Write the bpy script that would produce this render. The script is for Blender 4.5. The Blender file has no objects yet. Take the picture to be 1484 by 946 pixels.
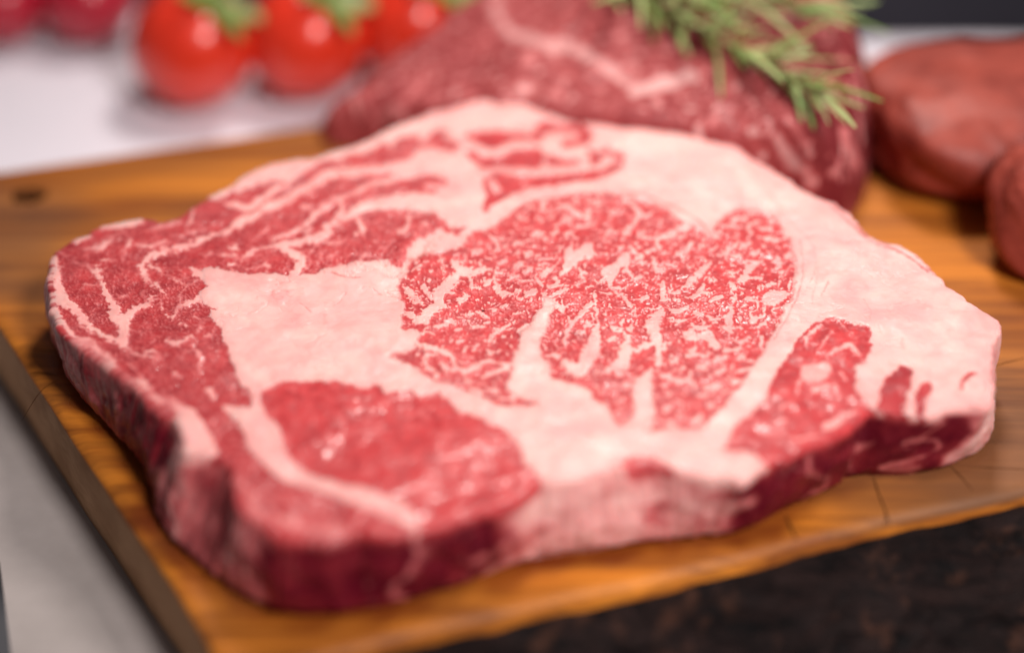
import bpy, bmesh, math, random
import numpy as np
from mathutils import Vector, Matrix

# ------------------------------------------------------------------ camera, world, lamps, exposure
CM = 0.01
FPX = 3000.0                      # focal length in photograph pixels (1484 wide)
PITCH = math.radians(36.0)
BOARD_Z = 2.8                     # cm, board thickness
STEAK_H = 2.6                     # cm, steak thickness
TOP_Z = BOARD_Z + STEAK_H
CAM_Z = TOP_Z + 36.0
scene = bpy.context.scene
cam_d = bpy.data.cameras.new("camera"); cam = bpy.data.objects.new("camera", cam_d)
scene.collection.objects.link(cam); scene.camera = cam
cam.location = (0, 0, CAM_Z * CM); cam.rotation_euler = (math.pi / 2 - PITCH, 0, 0)
cam_d.sensor_width = 36.0; cam_d.lens = FPX / 1484 * 36.0
cam_d.clip_start = 0.01; cam_d.clip_end = 20
cam_d.dof.use_dof = True; cam_d.dof.focus_distance = 0.622; cam_d.dof.aperture_fstop = 1.95
cam_d.dof.aperture_blades = 9

w = bpy.data.worlds.new("World"); scene.world = w; w.use_nodes = True
w.node_tree.nodes["Background"].inputs[0].default_value = (0.92, 0.85, 0.88, 1)
w.node_tree.nodes["Background"].inputs[1].default_value = 0.13

def area_lamp(name, loc, target, size, power, col):
    d = bpy.data.lights.new(name, 'AREA'); d.shape = 'DISK'; d.size = size; d.energy = power; d.color = col
    o = bpy.data.objects.new(name, d); scene.collection.objects.link(o); o.location = loc
    o.rotation_euler = (Vector(target) - Vector(loc)).to_track_quat('-Z', 'Y').to_euler()
    return o
lamp = area_lamp("stall_lamp", (0.08, 0.88, 0.65), (0.05, 0.62, 0.05), 0.16, 1.60, (1.0, 0.93, 0.87)); lamp.data.spread = math.radians(96)
area_lamp("front_lamp", (0.38, -0.06, 0.82), (0.03, 0.53, 0.05), 0.24, 1.75, (1.0, 0.95, 0.92)).data.spread = math.radians(58)

vs = scene.view_settings; vs.view_transform = 'Standard'; vs.look = 'None'; vs.exposure = -0.42; vs.gamma = 1
vs.use_curve_mapping = False
scene.cycles.max_bounces = 6

# ------------------------------------------------------------------ helpers
CP, SP = math.cos(PITCH), math.sin(PITCH)
def ray(px, py):
    a = (np.asarray(px, float) - 742) / FPX; b = (473 - np.asarray(py, float)) / FPX
    return a, CP + b * SP, -SP + b * CP
def on_plane(px, py, z):          # photograph position -> point (cm) on the level plane z
    dx, dy, dz = ray(px, py); t = (z - CAM_Z) / dz
    return dx * t, dy * t
def to_px(x, y, z):
    zz = z - CAM_Z; d = y * CP - zz * SP; u = y * SP + zz * CP
    return 742 + FPX * x / d, 473 - FPX * u / d

_rng = np.random.RandomState(5)
_perm = np.tile(_rng.permutation(512), 3)
_ga = _rng.rand(512) * 2 * np.pi; _gx, _gy = np.cos(_ga).astype(np.float32), np.sin(_ga).astype(np.float32)
def perlin(x, y, seed=0):
    x = np.asarray(x, np.float32) + seed * 17.31; y = np.asarray(y, np.float32) + seed * 9.77
    xi = np.floor(x).astype(np.int32); yi = np.floor(y).astype(np.int32)
    fx = x - xi; fy = y - yi; xi &= 511; yi &= 511
    u = fx * fx * fx * (fx * (fx * 6 - 15) + 10); v = fy * fy * fy * (fy * (fy * 6 - 15) + 10)
    def g(ix, iy, dx, dy):
        h = _perm[_perm[ix & 511] + (iy & 511)]; return _gx[h] * dx + _gy[h] * dy
    a = g(xi, yi, fx, fy); b = g(xi + 1, yi, fx - 1, fy)
    c = g(xi, yi + 1, fx, fy - 1); d = g(xi + 1, yi + 1, fx - 1, fy - 1)
    return ((a + u * (b - a)) * (1 - v) + (c + u * (d - c)) * v) * 1.5
def fbm(x, y, oct=4, seed=0, gain=.5):
    s = 0; a = 1; t = 0
    for i in range(oct):
        s = s + a * perlin(x * 2 ** i, y * 2 ** i, seed + i * 3.7); t += a; a *= gain
    return s / t
def sstep(a, b, x):
    t = np.clip((x - a) / (b - a), 0, 1); return t * t * (3 - 2 * t)
def smooth_poly(P, closed=True, n=4):     # Catmull-Rom through the traced points
    P = np.asarray(P, float); N = len(P); out = []
    for i in range(N if closed else N - 1):
        p = [P[(i + k) % N] if closed else P[min(max(i + k, 0), N - 1)] for k in (-1, 0, 1, 2)]
        for j in range(n):
            t = j / n
            out.append(.5 * ((2 * p[1]) + (p[2] - p[0]) * t + (2 * p[0] - 5 * p[1] + 4 * p[2] - p[3]) * t * t + (3 * p[1] - p[0] - 3 * p[2] + p[3]) * t ** 3))
    if not closed: out.append(P[-1])
    return np.array(out)

col = scene.collection
def link(name, me, parent=None, mats=()):
    o = bpy.data.objects.new(name, me); col.objects.link(o); o.parent = parent
    for m in mats: me.materials.append(m)
    return o
def empty(name, loc):
    o = bpy.data.objects.new(name, None); col.objects.link(o); o.location = loc; o.empty_display_size = .01
    return o
def tag(o, label=None, cat=None, group=None, kind=None):
    for k, v in (('label', label), ('category', cat), ('group', group), ('kind', kind)):
        if v: o[k] = v
    return o
def np_mesh(name, V, F, smooth=True):     # V (n,3) metres, F (m,k) equal-sized faces
    me = bpy.data.meshes.new(name); V = np.asarray(V, np.float32); F = np.asarray(F, np.int32)
    me.vertices.add(len(V)); me.vertices.foreach_set('co', V.ravel())
    k = F.shape[1]; me.loops.add(F.size); me.loops.foreach_set('vertex_index', F.ravel())
    me.polygons.add(len(F)); me.polygons.foreach_set('loop_start', np.arange(0, F.size, k, dtype=np.int32))
    me.polygons.foreach_set('use_smooth', np.full(len(F), smooth)); me.update(calc_edges=True)
    return me
def grid_faces(nr, nc, wrap=False):
    i = np.arange(nr - 1)[:, None]; j = np.arange(nc if wrap else nc - 1)[None, :]; j2 = (j + 1) % nc
    return np.stack([i * nc + j, i * nc + j2, (i + 1) * nc + j2, (i + 1) * nc + j], -1).reshape(-1, 4)
def color_attr(me, name, A):
    a = me.attributes.new(name, 'FLOAT_COLOR', 'POINT')
    B = np.ones((len(me.vertices), 4), np.float32); B[:, :A.shape[1]] = A; a.data.foreach_set('color', B.ravel())

# node helper
class NT:
    def __init__(s, name):
        s.m = bpy.data.materials.new(name); s.m.use_nodes = True; s.t = s.m.node_tree; s.t.nodes.clear()
        s.out = s.n('ShaderNodeOutputMaterial'); s.b = s.n('ShaderNodeBsdfPrincipled'); s.l(s.b.outputs[0], s.out.inputs[0])
    def n(s, ty, **kw):
        o = s.t.nodes.new(ty)
        for k, v in kw.items(): setattr(o, k, v)
        return o
    def l(s, a, b): s.t.links.new(a, b)
    def val(s, sock, v):
        if hasattr(v, 'is_linked') or hasattr(v, 'links'): s.l(v, sock)
        else: sock.default_value = v
    def math(s, op, a, b=0.0, clamp=False):
        o = s.n('ShaderNodeMath', operation=op, use_clamp=clamp); s.val(o.inputs[0], a); s.val(o.inputs[1], b); return o.outputs[0]
    def mix(s, f, a, b, mode='MIX'):
        o = s.n('ShaderNodeMix', data_type='RGBA', blend_type=mode); s.val(o.inputs[0], f)
        for i, c in ((6, a), (7, b)):
            if isinstance(c, tuple): c = tuple(c) + (1,) * (4 - len(c))
            s.val(o.inputs[i], c)
        return o.outputs[2]
    def noise(s, vec, scale, detail=3, rough=.5, dist=0):
        o = s.n('ShaderNodeTexNoise'); s.l(vec, o.inputs['Vector']); o.inputs['Scale'].default_value = scale
        o.inputs['Detail'].default_value = detail; o.inputs['Roughness'].default_value = rough; o.inputs['Distortion'].default_value = dist
        return o.outputs['Fac']
    def map(s, vec, rot=(0, 0, 0), scale=(1, 1, 1)):
        o = s.n('ShaderNodeMapping'); s.l(vec, o.inputs[0]); o.inputs['Rotation'].default_value = rot; o.inputs['Scale'].default_value = scale; return o.outputs[0]
    def rng(s, v, a, b, c=0.0, d=1.0):
        o = s.n('ShaderNodeMapRange'); s.val(o.inputs[0], v)
        for i, x in enumerate((a, b, c, d)): o.inputs[i + 1].default_value = x
        return o.outputs[0]
    def obj(s): return s.n('ShaderNodeTexCoord').outputs['Object']
    def bump(s, h, strength, dist):
        o = s.n('ShaderNodeBump'); s.l(h, o.inputs['Height']); o.inputs['Strength'].default_value = strength; o.inputs['Distance'].default_value = dist
        s.l(o.outputs[0], s.b.inputs['Normal']); return o
    def set(s, **kw):
        for k, v in kw.items():
            sk = s.b.inputs[k.replace('_', ' ')]
            if isinstance(v, tuple) and len(v) == 3 and k == 'Base_Color': v = v + (1,)
            s.val(sk, v)
        return s.m

# ------------------------------------------------------------------ materials
def meat_material(name, lean_a, lean_b, fat_a, fat_b, rough=.38, grain=900.0, wet=1.0, sss=.0):
    t = NT(name); ob = t.obj()
    at = t.n('ShaderNodeAttribute', attribute_name='tissue'); sp = t.n('ShaderNodeSeparateColor'); t.l(at.outputs['Color'], sp.inputs[0])
    fat, tone, line = sp.outputs
    fine = t.noise(ob, grain, 3, .6); mid = t.noise(ob, 120, 3, .6); big = t.noise(ob, 38, 4, .55, 1.2); cell = t.noise(ob, 300, 2, .6)
    tn = t.math('ADD', tone, t.math('MULTIPLY', t.math('SUBTRACT', mid, .5), .7), True)
    lean = t.mix(tn, lean_a, lean_b)
    lite = t.math('MULTIPLY', t.rng(fine, .45, .75, 0, .30), t.rng(tone, .2, .9, 1, .08)); lean = t.mix(lite, lean, (.68, .15, .14)); lean = t.mix(t.rng(cell, .32, .6, .30, 0), lean, lean_b)
    ft = t.mix(t.rng(big, .36, .66), fat_a, fat_b); ft = t.mix(t.rng(mid, .5, .75, 0, .35), ft, fat_b)
    ft = t.mix(t.rng(cell, .62, .78, 0, .25), ft, (.93, .68, .62))
    ft = t.mix(t.math('MULTIPLY', line, .85), ft, (.50, .11, .10))
    f2 = t.math('ADD', fat, t.math('MULTIPLY', t.math('SUBTRACT', fine, .5), .20))
    mid_c = t.mix(t.rng(tone, .2, 1, .5, .85), lean, (.72, .19, .19)); f3 = t.rng(f2, .17, .74)
    c = t.mix(t.rng(f3, 0, .5), lean, mid_c); c = t.mix(t.rng(f3, .5, 1), c, ft)
    h = t.math('ADD', t.math('MULTIPLY', fine, .5), t.math('MULTIPLY', mid, .8))
    bp = t.bump(h, .35, .0006); t.l(t.rng(fat, .3, .9, .36, .05), bp.inputs['Strength'])
    r = t.math('ADD', t.math('MULTIPLY', big, .18), rough - .09)
    return t.set(Base_Color=c, Roughness=r, Specular_IOR_Level=t.rng(tone, .35, .9, .22, .06), Coat_Weight=t.math('MULTIPLY', t.math('MULTIPLY', t.rng(big, .40, .62, .03 * wet, .55 * wet), t.rng(fat, .3, .9, 1, .10)), t.rng(tone, .4, .9, 1, .25)), Coat_Roughness=.15, Subsurface_Weight=t.math('MULTIPLY', t.rng(fat, .2, .8, .35, 1), sss), Subsurface_Radius=(1.0, .38, .30), Subsurface_Scale=.0034)

MEAT = meat_material('raw_beef', (.57, .050, .055), (.115, .004, .013), (.885, .505, .462), (.855, .365, .35), sss=.62)
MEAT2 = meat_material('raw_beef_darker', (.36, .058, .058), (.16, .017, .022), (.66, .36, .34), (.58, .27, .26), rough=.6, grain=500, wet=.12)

def mat_wood():
    t = NT('oiled_wood'); ob = t.obj()
    ang = BOARD_ANG
    v1 = t.map(ob, (0, 0, -ang), (6, 90, 90)); v2 = t.map(ob, (0, 0, -ang), (14, 420, 420)); v3 = t.map(ob, (0, 0, -ang), (3, 22, 22))
    g = t.noise(v1, 1, 5, .6, .6); f = t.noise(v2, 1, 3, .6); b = t.noise(v3, 1, 3, .55, .8)
    c = t.mix(t.rng(g, .36, .64), (.72, .235, .024), (.24, .062, .009))
    c = t.mix(t.rng(b, .46, .62, 0, .75), c, (.19, .046, .006))
    c = t.mix(t.rng(f, .45, .75, 0, .55), c, (.12, .035, .007))
    at = t.n('ShaderNodeAttribute', attribute_name='mark'); sp = t.n('ShaderNodeSeparateColor'); t.l(at.outputs['Color'], sp.inputs[0])
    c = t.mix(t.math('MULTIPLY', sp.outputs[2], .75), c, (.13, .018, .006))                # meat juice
    c = t.mix(sp.outputs[0], c, (.012, .005, .003))                  # knot and cracks
    c = t.mix(t.math('MULTIPLY', sp.outputs[1], .9), c, t.mix(t.rng(g, .3, .7), (.20, .085, .038), (.11, .046, .022)))   # duller, browner wood
    t.bump(t.math('ADD', g, t.math('MULTIPLY', f, .5)), .25, .0008)
    return t.set(Base_Color=c, Roughness=t.math('SUBTRACT', t.rng(b, .2, .8, .48, .65), t.math('MULTIPLY', sp.outputs[2], .34)), Specular_IOR_Level=.28)
def mat_endgrain():
    t = NT('sawn_end_grain'); ob = t.obj(); v = t.map(ob, (0, 0, 0), (60, 60, 220)); n = t.noise(v, 3, 4, .6); m = t.noise(ob, 40, 3)
    c = t.mix(n, (.72, .43, .25), (.44, .24, .125)); c = t.mix(t.rng(m, .45, .7, 0, .6), c, (.24, .10, .040))
    t.bump(n, .4, .001); return t.set(Base_Color=c, Roughness=.7, Specular_IOR_Level=.1)
def mat_bark():
    t = NT('dark_bark'); ob = t.obj(); n = t.noise(t.map(ob, (0, 0, -BOARD_ANG), (60, 150, 150)), 1.2, 6, .65, .5); m = t.noise(ob, 60, 4, .6)
    c = t.mix(t.rng(n, .35, .7), (.003, .0022, .0026), (.022, .011, .010)); c = t.mix(t.rng(m, .56, .75, 0, .8), c, (.10, .040, .024))
    t.bump(n, .9, .004); return t.set(Base_Color=c, Roughness=.75, Specular_IOR_Level=.12)
def mat_lit_table():
    t = NT('lit_table_white'); ob = t.obj(); n = t.noise(ob, 18, 3); f = t.noise(ob, 900, 2)
    c = t.mix(n, (.78, .72, .79), (.70, .65, .71)); t.bump(t.math('ADD', f, t.math('MULTIPLY', n, 2.)), .2, .001)
    return t.set(Base_Color=c, Roughness=.75)
def mat_tomato(name, a, b):
    t = NT(name); ob = t.obj(); n = t.noise(ob, 45, 3); c = t.mix(n, a, b); f = t.noise(ob, 500, 2); t.bump(f, .06, .0005)
    return t.set(Base_Color=c, Roughness=.28, Specular_IOR_Level=.5, Subsurface_Weight=0.0, Coat_Weight=.25, Coat_Roughness=.2)
def mat_leaf(name, a, b, rough=.45):
    t = NT(name); ob = t.obj(); inf = t.n('ShaderNodeObjectInfo').outputs['Random']; n = t.noise(ob, 60, 2)
    c = t.mix(t.math('ADD', t.math('MULTIPLY', inf, .8), t.math('MULTIPLY', n, .2)), a, b)
    return t.set(Base_Color=c, Roughness=rough)
def mat_plain(name, a, b, scale=60, rough=.6, bump=.2, spec=.3):
    t = NT(name); ob = t.obj(); n = t.noise(ob, scale, 4, .6); c = t.mix(t.rng(n, .3, .7), a, b); t.bump(n, bump, .002)
    return t.set(Base_Color=c, Roughness=rough, Specular_IOR_Level=spec)

# ------------------------------------------------------------------ setting: table and backdrop
LIT_TABLE = mat_lit_table(); SHADED_TABLE = mat_plain('shaded_table_white', (.42, .365, .35), (.34, .295, .28), 30, .6, .1)  # one white table in two tones: light fall-off is put into the colour
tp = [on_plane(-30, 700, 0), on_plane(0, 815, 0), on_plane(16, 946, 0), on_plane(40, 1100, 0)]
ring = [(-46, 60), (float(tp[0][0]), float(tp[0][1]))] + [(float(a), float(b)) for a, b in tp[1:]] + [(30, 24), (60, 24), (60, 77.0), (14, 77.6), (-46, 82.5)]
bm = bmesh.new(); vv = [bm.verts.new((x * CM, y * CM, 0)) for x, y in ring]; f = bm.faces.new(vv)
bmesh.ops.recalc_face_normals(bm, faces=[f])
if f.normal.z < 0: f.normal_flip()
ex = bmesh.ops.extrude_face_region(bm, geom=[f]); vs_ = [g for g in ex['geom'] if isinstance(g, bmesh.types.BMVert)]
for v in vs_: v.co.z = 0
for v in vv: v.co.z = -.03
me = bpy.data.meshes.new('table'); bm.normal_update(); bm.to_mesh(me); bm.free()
tag(link('table', me, None, [SHADED_TABLE]), 'table top under the cutting board, coloured greyer in place of light fall-off', kind='structure')
nx_, ny_ = 90, 40; cx_ = np.linspace(-45, 59, nx_)[None, :] + np.zeros((ny_, 1)); cb = np.interp(cx_[0], [-45, 14, 59], [82.2, 77.4, 76.8])
cy_ = 56 + (cb[None, :] - 56) * np.linspace(0, 1, ny_)[:, None]
cz_ = .12 + .10 * np.clip(fbm(cx_ * .09, cy_ * .14, 2, 77), 0, 1) * sstep(67, 70, cy_)
me = np_mesh('tabletop', np.stack([cx_, cy_, cz_], -1).reshape(-1, 3) * CM, grid_faces(ny_, nx_)); so = me
clo = link('lit_table_half', me, None, [LIT_TABLE]); md = clo.modifiers.new('thickness', 'SOLIDIFY'); md.thickness = .0008; md.offset = -1  # added sheet, the lit copy of the table; its seam lies under the board
tag(clo, 'white cloth added as the brighter lit half of the table behind the cutting board, under the tomatoes', 'tabletop')

bm = bmesh.new(); bmesh.ops.create_cube(bm, size=1)
for v in bm.verts: v.co = Vector((v.co.x * 1.8, v.co.y * .02 + .98, v.co.z * .6 - .2))
me = bpy.data.meshes.new('backdrop'); bm.to_mesh(me); bm.free()
tag(link('backdrop', me, None, [mat_plain('dark_backdrop', (.050, .046, .062), (.085, .076, .100), 8, .8)]), 'dark navy backdrop behind the table', kind='structure')

# ------------------------------------------------------------------ cutting board
front_px = [(330, 990), (390, 975), (470, 952), (560, 929), (640, 909), (704, 895), (780, 877), (850, 861), (925, 846), (1000, 828), (1090, 806), (1173, 784), (1225, 771), (1277, 757), (1380, 735), (1484, 712), (1620, 683), (1720, 659), (1785, 636)]
left_px = [(-140, 265), (-60, 385), (10, 490), (98, 623), (197, 770), (256, 858), (300, 930), (318, 975)]
back_px = [(1812, 600), (1818, 500), (1816, 380), (1812, 260), (1806, 150), (1785, 85), (1730, 62), (1640, 62), (1500, 70), (1250, 85), (1000, 90), (760, 105), (640, 150), (500, 173), (420, 185), (210, 216), (0, 246)]
P = [on_plane(x, y, BOARD_Z) for x, y in left_px + front_px + back_px]; P = np.array([(float(a), float(b)) for a, b in P])
f0 = np.array(on_plane(560, 929, BOARD_Z)); f1 = np.array(on_plane(1380, 735, BOARD_Z)); BOARD_ANG = float(math.atan2(*(f1 - f0)[::-1]))
WOOD, ENDG, BARK = mat_wood(), mat_endgrain(), mat_bark()
loop = smooth_poly(P, True, 4); nL, nF = len(left_px) * 4, len(front_px) * 4
# resample the outline and keep a flag for which side each point belongs to
flag = np.zeros(len(loop), int); flag[:nL - 2] = 1; flag[nL - 2:nL + nF - 4] = 2
seg = np.linalg.norm(np.roll(loop, -1, 0) - loop, axis=1); cum = np.r_[0, np.cumsum(seg)]
NB = 900; s = np.linspace(0, cum[-1], NB, endpoint=False)
ix = np.searchsorted(cum, s, side='right') - 1; tt = (s - cum[ix]) / seg[ix]
O = loop[ix] * (1 - tt)[:, None] + np.roll(loop, -1, 0)[ix] * tt[:, None]; flag = flag[ix]
Tn = np.roll(O, -1, 0) - np.roll(O, 1, 0); Tn /= np.linalg.norm(Tn, axis=1)[:, None]
area2 = np.sum(O[:, 0] * np.roll(O[:, 1], -1) - np.roll(O[:, 0], -1) * O[:, 1]); sg = 1 if area2 > 0 else -1
Nn = np.stack([Tn[:, 1], -Tn[:, 0]], 1) * sg                       # outward
for _ in range(3): Nn = (sum(np.roll(Nn, k_, 0) for k_ in range(-9, 10)) / 19); Nn = Nn / np.linalg.norm(Nn, axis=1)[:, None]
O = O + Nn * (perlin(s * .22, s * 0, 3) * .0 * (flag == 2) + perlin(s * .3, s * 0, 8) * .04)[:, None]
flare = np.convolve(np.r_[(flag == 2).astype(float)[-30:], (flag == 2).astype(float), (flag == 2).astype(float)[:30]], np.ones(61) / 61, 'valid')
flare = sstep(.25, 1, flare)
# plank: rings inward on top, bevel, side wall; the bark is a second mesh over the front face
ctr = np.array([4.0, 53.0])
Ru = O - ctr; Rl = np.linalg.norm(Ru, axis=1); Ru = Ru / Rl[:, None]; bw = (.45 / np.clip((Ru * Nn).sum(1), .4, 1))[:, None]
rows = []; 
for k in np.linspace(0, 1, 46)[1:]:
    rows.append(np.c_[ctr + (O - Ru * bw - ctr) * k, np.full(NB, BOARD_Z)])
for a in np.linspace(0, math.pi / 2, 7)[1:]:
    rr = .45
    rows.append(np.c_[O - Ru * bw * (1 - math.sin(a)), np.full(NB, BOARD_Z - (.18 + .27 * flare) * (1 - math.cos(a)))])
z1 = rows[-1][:, 2]
for k in np.linspace(0, 1, 9)[1:]:
    rows.append(np.c_[O + Nn * (flare * .5 * k)[:, None], z1 * (1 - k) + 0.004 * k])
rows.append(np.c_[ctr + (O - ctr) * .5, np.full(NB, .004)])
R = np.array(rows); nr = len(R)
V = np.r_[[[ctr[0], ctr[1], BOARD_Z]], R.reshape(-1, 3)]
F = grid_faces(nr, NB, True)[:, ::(1 if sg < 0 else -1)] + 1
j = np.arange(NB); 
tri = np.stack([np.zeros(NB, int), 1 + j, 1 + (j + 1) % NB, 1 + (j + 1) % NB], 1)
# dense cap instead of the ring fan in the visible plane: marks by distance to traced lines
pxs, pys = to_px(V[:, 0], V[:, 1], V[:, 2])
me = np_mesh('plank', V * CM, F[:, ::-1] if False else F)
def seg_dist(px, py, pts):
    d = np.full(np.shape(px), 1e9)
    for (a, b), (c, e) in zip(pts[:-1], pts[1:]):
        t = np.clip(((px - a) * (c - a) + (py - b) * (e - b)) / ((c - a) ** 2 + (e - b) ** 2), 0, 1)
        d = np.minimum(d, np.hypot(px - a - t * (c - a), py - b - t * (e - b)))
    return d
dull = np.zeros(len(V))
vi = np.arange(len(V)) - 1; rowi = vi // NB; coli = vi % NB
mk = np.zeros((len(V), 3))
dull = np.maximum(dull, sstep(.25, -.1, (pys - (700 - (pxs - 1320) * .2)) / 100) * 0)
# duller brown wood near the right-hand front and by the left edge
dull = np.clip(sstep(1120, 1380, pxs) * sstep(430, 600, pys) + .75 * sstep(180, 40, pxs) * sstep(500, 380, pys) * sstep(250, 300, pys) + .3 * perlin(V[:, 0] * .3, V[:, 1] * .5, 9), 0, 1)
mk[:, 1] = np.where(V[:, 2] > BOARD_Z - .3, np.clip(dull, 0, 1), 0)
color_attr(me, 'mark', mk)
mi = np.zeros(len(F), np.int32); fr = np.arange(len(F)) // NB; fc = np.arange(len(F)) % NB
mi[(fr >= 50) & (flag[fc] != 2)] = 1
board = empty('cutting_board', (float(ctr[0]) * CM, float(ctr[1]) * CM, 0))
tag(board, 'thick oiled wooden cutting board with dark bark along its front edge', 'cutting board')
def child(name, me, parent, mats):
    o = link(name, me, parent, mats); o.matrix_parent_inverse = Matrix.Translation(parent.location).inverted(); return o
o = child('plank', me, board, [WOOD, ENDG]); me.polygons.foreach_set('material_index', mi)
# centre cap
Vc = np.r_[[[ctr[0], ctr[1], BOARD_Z]], R[0]]

# bark strip on the front face, flaring out towards the table
sel = np.where(flare > .12)[0]
brk = np.where(np.diff(sel) > 1)[0]
if len(brk): sel = np.r_[sel[brk[0] + 1:], sel[:brk[0] + 1]]
So, Sn, Sf, Ss = O[sel], Nn[sel], flare[sel], s[sel]
NBK = 44; rows = []
for k in np.linspace(0, 1, NBK):
    z = (BOARD_Z - .52) * (1 - k) + .006 + .04 * (1 - k) * perlin(Ss * 1.2, Ss * 0 + 3, 4)
    z = np.clip(z - (.14 * np.clip(perlin(Ss * .5, Ss * 0, 21), 0, 1)) * (1 - k), .006, None)
    prof = .06 + 3.4 * k ** .9
    ph = Ss + k * 1.4
    d = fbm(ph * .55, np.full_like(Ss, k * 2.2), 4, 31) * .55 + np.abs(perlin(ph * 2.2, np.full_like(Ss, k * 7.0), 40)) * .28
    d *= min(1, k * 6 + .15)
    out = (prof + d) * Sf - .10 * (1 - Sf)
    rows.append(np.c_[So + Sn * out[:, None], np.clip(z + (.5 * fbm(ph * 1.1, np.full_like(Ss, k * 4), 3, 55)) * k * (1 - k), .006, None)])
rows = [np.c_[So - Sn * .3, rows[0][:, 2] - .05]] + rows
R2 = np.array(rows); me = np_mesh('bark', R2.reshape(-1, 3) * CM, grid_faces(len(R2), len(sel))[:, ::sg * -1 if False else 1])
child('bark', me, board, [BARK])

# top sheet marks: knot, cracks and scratches are real grooves cut as thin dark slivers
CRACK = mat_plain('dark_crack', (.030, .010, .004), (.060, .020, .007), 300, .9, .2, 0.0)
def crack(pts, width):
    P3 = np.array([[float(c) for c in on_plane(x, y, BOARD_Z)] for x, y in smooth_poly(pts, False, 5)])
    T = np.gradient(P3, axis=0); T /= np.linalg.norm(T, axis=1)[:, None]; Nr = np.c_[-T[:, 1], T[:, 0]]
    n = len(P3); wd = width * np.sin(np.linspace(.12, math.pi - .12, n)) * (1 + .5 * perlin(np.arange(n) * .6, np.zeros(n), 12))
    V = np.r_[np.c_[P3 + Nr * wd[:, None], np.full(n, BOARD_Z + .004)], np.c_[P3, np.full(n, BOARD_Z + .002)], np.c_[P3 - Nr * wd[:, None], np.full(n, BOARD_Z + .004)]]
    child('crack', np_mesh('crack', V * CM, grid_faces(3, n)), board, [CRACK])
crack([(1262, 680), (1272, 712), (1283, 740), (1290, 764)], .028)
crack([(1137, 742), (1146, 765), (1156, 782)], .035)
crack([(1402, 677), (1440, 678), (1484, 680), (1530, 684)], .018)
crack([(1372, 670), (1392, 690), (1410, 712)], .02)
crack([(1430, 533), (1460, 525), (1500, 515)], .02)
crack([(90, 512), (130, 515), (70, 508), (40, 505)], .02)
crack([(85, 545), (60, 540), (40, 541)], .02)
crack([(30, 612), (60, 566), (90, 548)], .012)
# knot: a shallow dark disc with a torn rim
kx, ky = [float(c) for c in on_plane(42, 284, BOARD_Z)]
n = 40; a = np.linspace(0, 2 * math.pi, n, endpoint=False); rr = 1 + .25 * perlin(np.cos(a) * 1.5, np.sin(a) * 1.5, 6)
rows = [np.c_[kx + np.cos(a) * .62 * k * rr, ky + np.sin(a) * .46 * k * rr, np.full(n, BOARD_Z + .003 + .006 * (1 - k))] for k in (1, .7, .4, .1)]
child('knot', np_mesh('knot', np.array(rows).reshape(-1, 3) * CM, grid_faces(4, n, True)), board, [CRACK])

# ------------------------------------------------------------------ the steak
OUT = [(70,385),(78,364),(92,353),(120,340),(142,328),(168,323),(205,317),(216,322),(234,321),(262,311),(278,301),(299,288),(331,271),(352,256),(377,243),(402,235),(430,230),(450,228),(471,221),(500,214),(514,211),(535,204),(553,194),(575,182),(598,174),(617,168),(628,158),(658,153),(700,146),(745,143),(790,143),(850,142),(905,144),(945,158),(1008,182),(1050,203),(1093,228),(1131,253),(1173,279),(1211,296),(1238,318),(1264,344),(1308,360),(1346,384),(1384,419),(1403,435),(1418,444),(1428,449),(1442,457),(1450,471),(1444,494),(1440,520),(1440,550),(1442,572),(1434,590),(1406,590),(1371,594),(1348,605),(1320,603),(1290,600),(1267,591),(1257,600),(1249,605),(1226,623),(1200,639),(1170,648),(1142,664),(1110,675),(1093,689),(1075,700),(1064,693),(1029,691),(987,685),(950,676),(920,680),(885,683),(845,696),(800,702),(779,704),(748,726),(723,736),(682,749),(647,761),(604,772),(571,778),(540,777),(512,774),(479,786),(441,783),(408,782),(385,767),(362,755),(342,731),(334,697),(331,680),(318,667),(285,662),(265,655),(261,626),(253,610),(230,604),(210,588),(200,570),(178,550),(161,536),(136,519),(114,504),(96,492),(85,479),(77,462),(71,445),(68,415)]
BOT = [(76,474),(82,508),(96,535),(104,558),(116,575),(133,597),(160,628),(190,662),(212,700),(220,738),(226,762),(256,802),(289,832),(327,855),(378,883),(428,897),(492,895),(555,888),(571,883),(647,860),(723,835),(761,822),(824,810),(875,805),(929,793),(983,789),(1018,781),(1064,778),(1099,768),(1133,745),(1189,720),(1230,703),(1246,692),(1262,690),(1313,692),(1360,684),(1406,667),(1432,642),(1441,616)]
EYE = [(591,382),(592,399),(579,411),(576,419),(582,433),(587,441),(585,456),(584,477),(599,478),(612,485),(606,500),(590,512),(569,517),(580,524),(594,529),(624,548),(645,554),(675,563),(699,575),(722,585),(763,589),(773,586),(746,575),(735,560),(738,536),(746,512),(753,497),(756,482),(775,461),(778,453),(785,445),(792,432),(802,440),(800,456),(790,481),(783,501),(793,525),(802,545),(814,552),(831,558),(854,564),(865,581),(881,588),(890,610),(900,620),(908,608),(920,595),(917,574),(914,558),(930,540),(947,537),(946,568),(949,595),(937,622),(949,625),(975,619),(999,622),(1016,618),(1033,605),(1051,585),(1068,563),(1078,549),(1090,534),(1104,508),(1116,485),(1129,468),(1136,447),(1148,432),(1149,400),(1153,381),(1147,358),(1143,344),(1135,337),(1128,322),(1111,312),(1098,304),(1076,299),(1069,305),(1049,312),(1037,326),(1028,343),(1021,343),(1010,332),(988,324),(959,305),(945,297),(920,290),(910,285),(859,280),(825,282),(791,289),(763,294),(741,306),(724,321),(703,331),(690,336),(680,341),(666,359),(629,368),(602,375)]
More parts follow.
